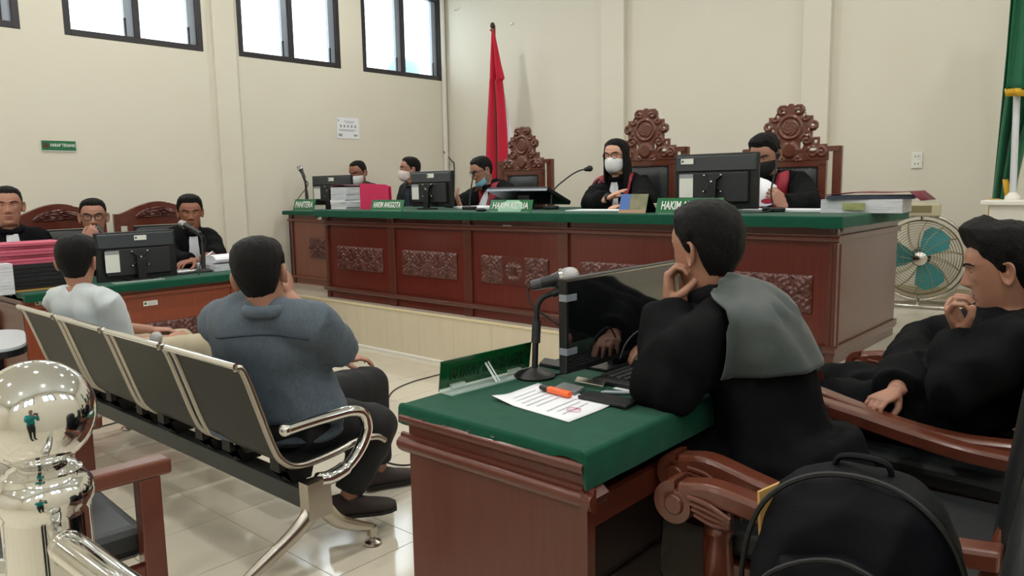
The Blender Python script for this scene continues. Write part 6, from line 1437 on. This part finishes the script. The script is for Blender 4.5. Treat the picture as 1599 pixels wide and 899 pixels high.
# ---------------- right-hand lawyer
hd = P(1564, 421, d=2.42)
wr = P(1502, 518, d=2.36); kn_ = P(1486, 482, d=2.34)
rl_ = person('lawyer in black robe resting his fist against his mouth at the right edge', hd, (-.985, -.10), -12, 0, 1.07, 'tan', 'quiff', (-.98, -.1), (-.52, 2.86), .50, 1.2, voxel=.012, seed=51, fold_amp=.011,
             armL=(P(1488, 606, d=2.28), wr), handL=dict(dir=kn_ - wr, palm=(.95, .15, -.2), curl=.85, thumb=.75, s=1.12), armR=(V((-.74, 3.12, .74)), P(1398, 612, d=2.42)), handR=dict(dir=P(1352, 634, d=2.36) - P(1398, 612, d=2.42), palm=(0, 0, -1), curl=.45, thumb=.9, s=.95), sleeve=(.098, .085, .07), group=GL, hvox=.004, hip_w=1.2, neck_off=(.03, 0, -.035))
b = MB(); ax = (kn_ - wr).normalized(); c_ = wr + ax * -.005; m = frame(c_, ax)
for k in range(16): a = 2 * PI * k / 16; b.sphere(m @ V((0, .034 * math.cos(a), .027 * math.sin(a))), .0075, 8, 6)
loc(b, rl_['root']); b.build('bead_bracelet', mat('dark_beads', srgb(46, 30, 28), .4), rl_['body'])

# ---------------- the one taking the picture, seen only in the chrome ball
fh = V((math.sin(YAW), math.cos(YAW), 0)); rh = V((math.cos(YAW), -math.sin(YAW), 0)); o3 = V((0, 0, CAM_H))
hd = -fh * .46 + V((0, 0, 1.56))
person('person in teal shirt taking the picture, mirrored in the chrome ball', hd, (fh.x, fh.y), -12, 0, 1.0, 'brown', 'short', (fh.x, fh.y), (-fh.x * .52, -fh.y * .52), .84, 1.05, cloth_mat=mat('teal_shirt', srgb(0, 128, 128), .8), cloth_name='shirt', sit=False, trousers=MATS['black_trousers'], shoes=M_BLACK,
       armR=(-fh * .34 + rh * .26 + V((0, 0, 1.16)), -fh * .14 + rh * .09 + V((0, 0, 1.29))), armL=(-fh * .34 - rh * .26 + V((0, 0, 1.16)), -fh * .14 - rh * .09 + V((0, 0, 1.29))),
       handR=dict(dir=fh * .8 + V((0, 0, .6)), palm=-rh, curl=.5, thumb=.4), handL=dict(dir=fh * .8 + V((0, 0, .6)), palm=rh, curl=.5, thumb=.4), voxel=.016, seed=61)
t = thing('camera_phone', 'black phone held up by the person mirrored in the chrome ball', 'phone', o3 - C_F * .035)
b = MB(); b.box((0, 0, 0), (.155, .075, .008), Matrix(((C_R.x, C_U.x, C_F.x, 0), (C_R.y, C_U.y, C_F.y, 0), (C_R.z, C_U.z, C_F.z, 0), (0, 0, 0, 1)))); b.build('case', M_BLACK, t, bevel=.003)
# ---------------- backpack and envelope on the near chair
M_PACK = mat('black_nylon', srgb(9, 10, 14), .65, col2=srgb(14, 16, 23), nscale=4, bump=.15, bscale=380, spec=.12)
bp = thing('backpack', 'black backpack slumped on the near scroll-arm chair', 'backpack', (-.372, 1.252, .502), math.radians(6))
def pack_ring(z, w, d, yc, n=30, e=.6): return [(w * math.copysign(abs(math.cos(a)) ** e, math.cos(a)), yc + d * math.copysign(abs(math.sin(a)) ** e, math.sin(a)), z) for a in [2 * PI * k / n for k in range(n)]]
b = MB(); b.loft([pack_ring(0, .13, .07, 0), pack_ring(.02, .165, .10, 0), pack_ring(.12, .178, .115, 0), pack_ring(.24, .175, .11, .0), pack_ring(.32, .16, .098, .01), pack_ring(.37, .135, .082, .015), pack_ring(.40, .10, .06, .02), pack_ring(.417, .05, .03, .02)])
me = remesh(b, .009, 6); fold(me, .006, 3.0, 8, 5); me.materials.append(M_PACK); o = bpy.data.objects.new('main_bag', me); COL.objects.link(o); o.parent = bp
b = MB(); b.loft([pack_ring(.02, .11, .05, -.10), pack_ring(.05, .135, .062, -.10), pack_ring(.16, .14, .06, -.10), pack_ring(.23, .128, .05, -.095), pack_ring(.28, .10, .04, -.085), pack_ring(.305, .05, .025, -.08)])
me = remesh(b, .009, 6); fold(me, .006, 9.0, 9, 6); me.materials.append(M_PACK); o2 = bpy.data.objects.new('front_pocket', me); COL.objects.link(o2); o2.parent = bp
b = MB(); b.tube(catmull([(-.142, -.13, .05), (-.148, -.14, .17), (-.11, -.135, .265), (0, -.125, .312), (.11, -.135, .265), (.148, -.14, .17), (.142, -.13, .05)], 6), .0045, 6); b.build('zip_piping', M_RUBBER, o2)
b = MB(); b.tube(catmull([(-.18, -.05, .05), (-.185, -.05, .22), (-.15, -.045, .35), (-.06, -.03, .415), (.06, -.03, .415), (.15, -.045, .35), (.185, -.05, .22), (.18, -.05, .05)], 6), .005, 6); b.build('zip_piping', M_RUBBER, o)
b = MB(); b.tube(catmull([(-.05, .03, .40), (-.035, .03, .435), (.035, .03, .435), (.05, .03, .40)], 6), .009, 8, flat=.6); b.build('carry_loop', M_PACK, bp)
for s in (-1, 1): b = MB(); b.tube(catmull([(s * .06, .09, .38), (s * .10, .15, .3), (s * .12, .14, .15), (s * .14, .09, .05)], 6), .02, 8, flat=.35); b.build('shoulder_strap', M_PACK, bp)
bp.scale = (.92, .96, .93)
ev = [P(1186, 768, d=1.30), P(1240, 744, d=1.33), P(1240, 860, d=1.33), P(1190, 890, d=1.30)]
t = thing('brown_envelope', 'brown paper envelope standing beside the backpack', 'envelope', sum(ev, V()) / 4); n_ = (ev[1] - ev[0]).cross(ev[3] - ev[0]).normalized() * .006
b = MB(); b.add(ev + [q + n_ for q in ev], [(0, 1, 2, 3), (7, 6, 5, 4), (0, 4, 5, 1), (1, 5, 6, 2), (2, 6, 7, 3), (3, 7, 4, 0)]); loc(b, t); b.build('sleeve', mat('kraft_paper', srgb(186, 146, 84), .7), t)

st = thing('wooden_stool', 'plain wooden stool under the leftmost prosecutor', 'stool', (-6.42, p1['root'].location.y, 0))
b = MB(); b.box2((-.2, -.2, .41), (.2, .2, .45)); b.build('seat', W_CHAIRD, st, bevel=.01)
for sx_ in (-1, 1):
    for sy_ in (-1, 1): b = MB(); b.box2((sx_ * .16 - .02, sy_ * .16 - .02, 0), (sx_ * .16 + .02, sy_ * .16 + .02, .41)); b.build('leg', W_CHAIRD, st)
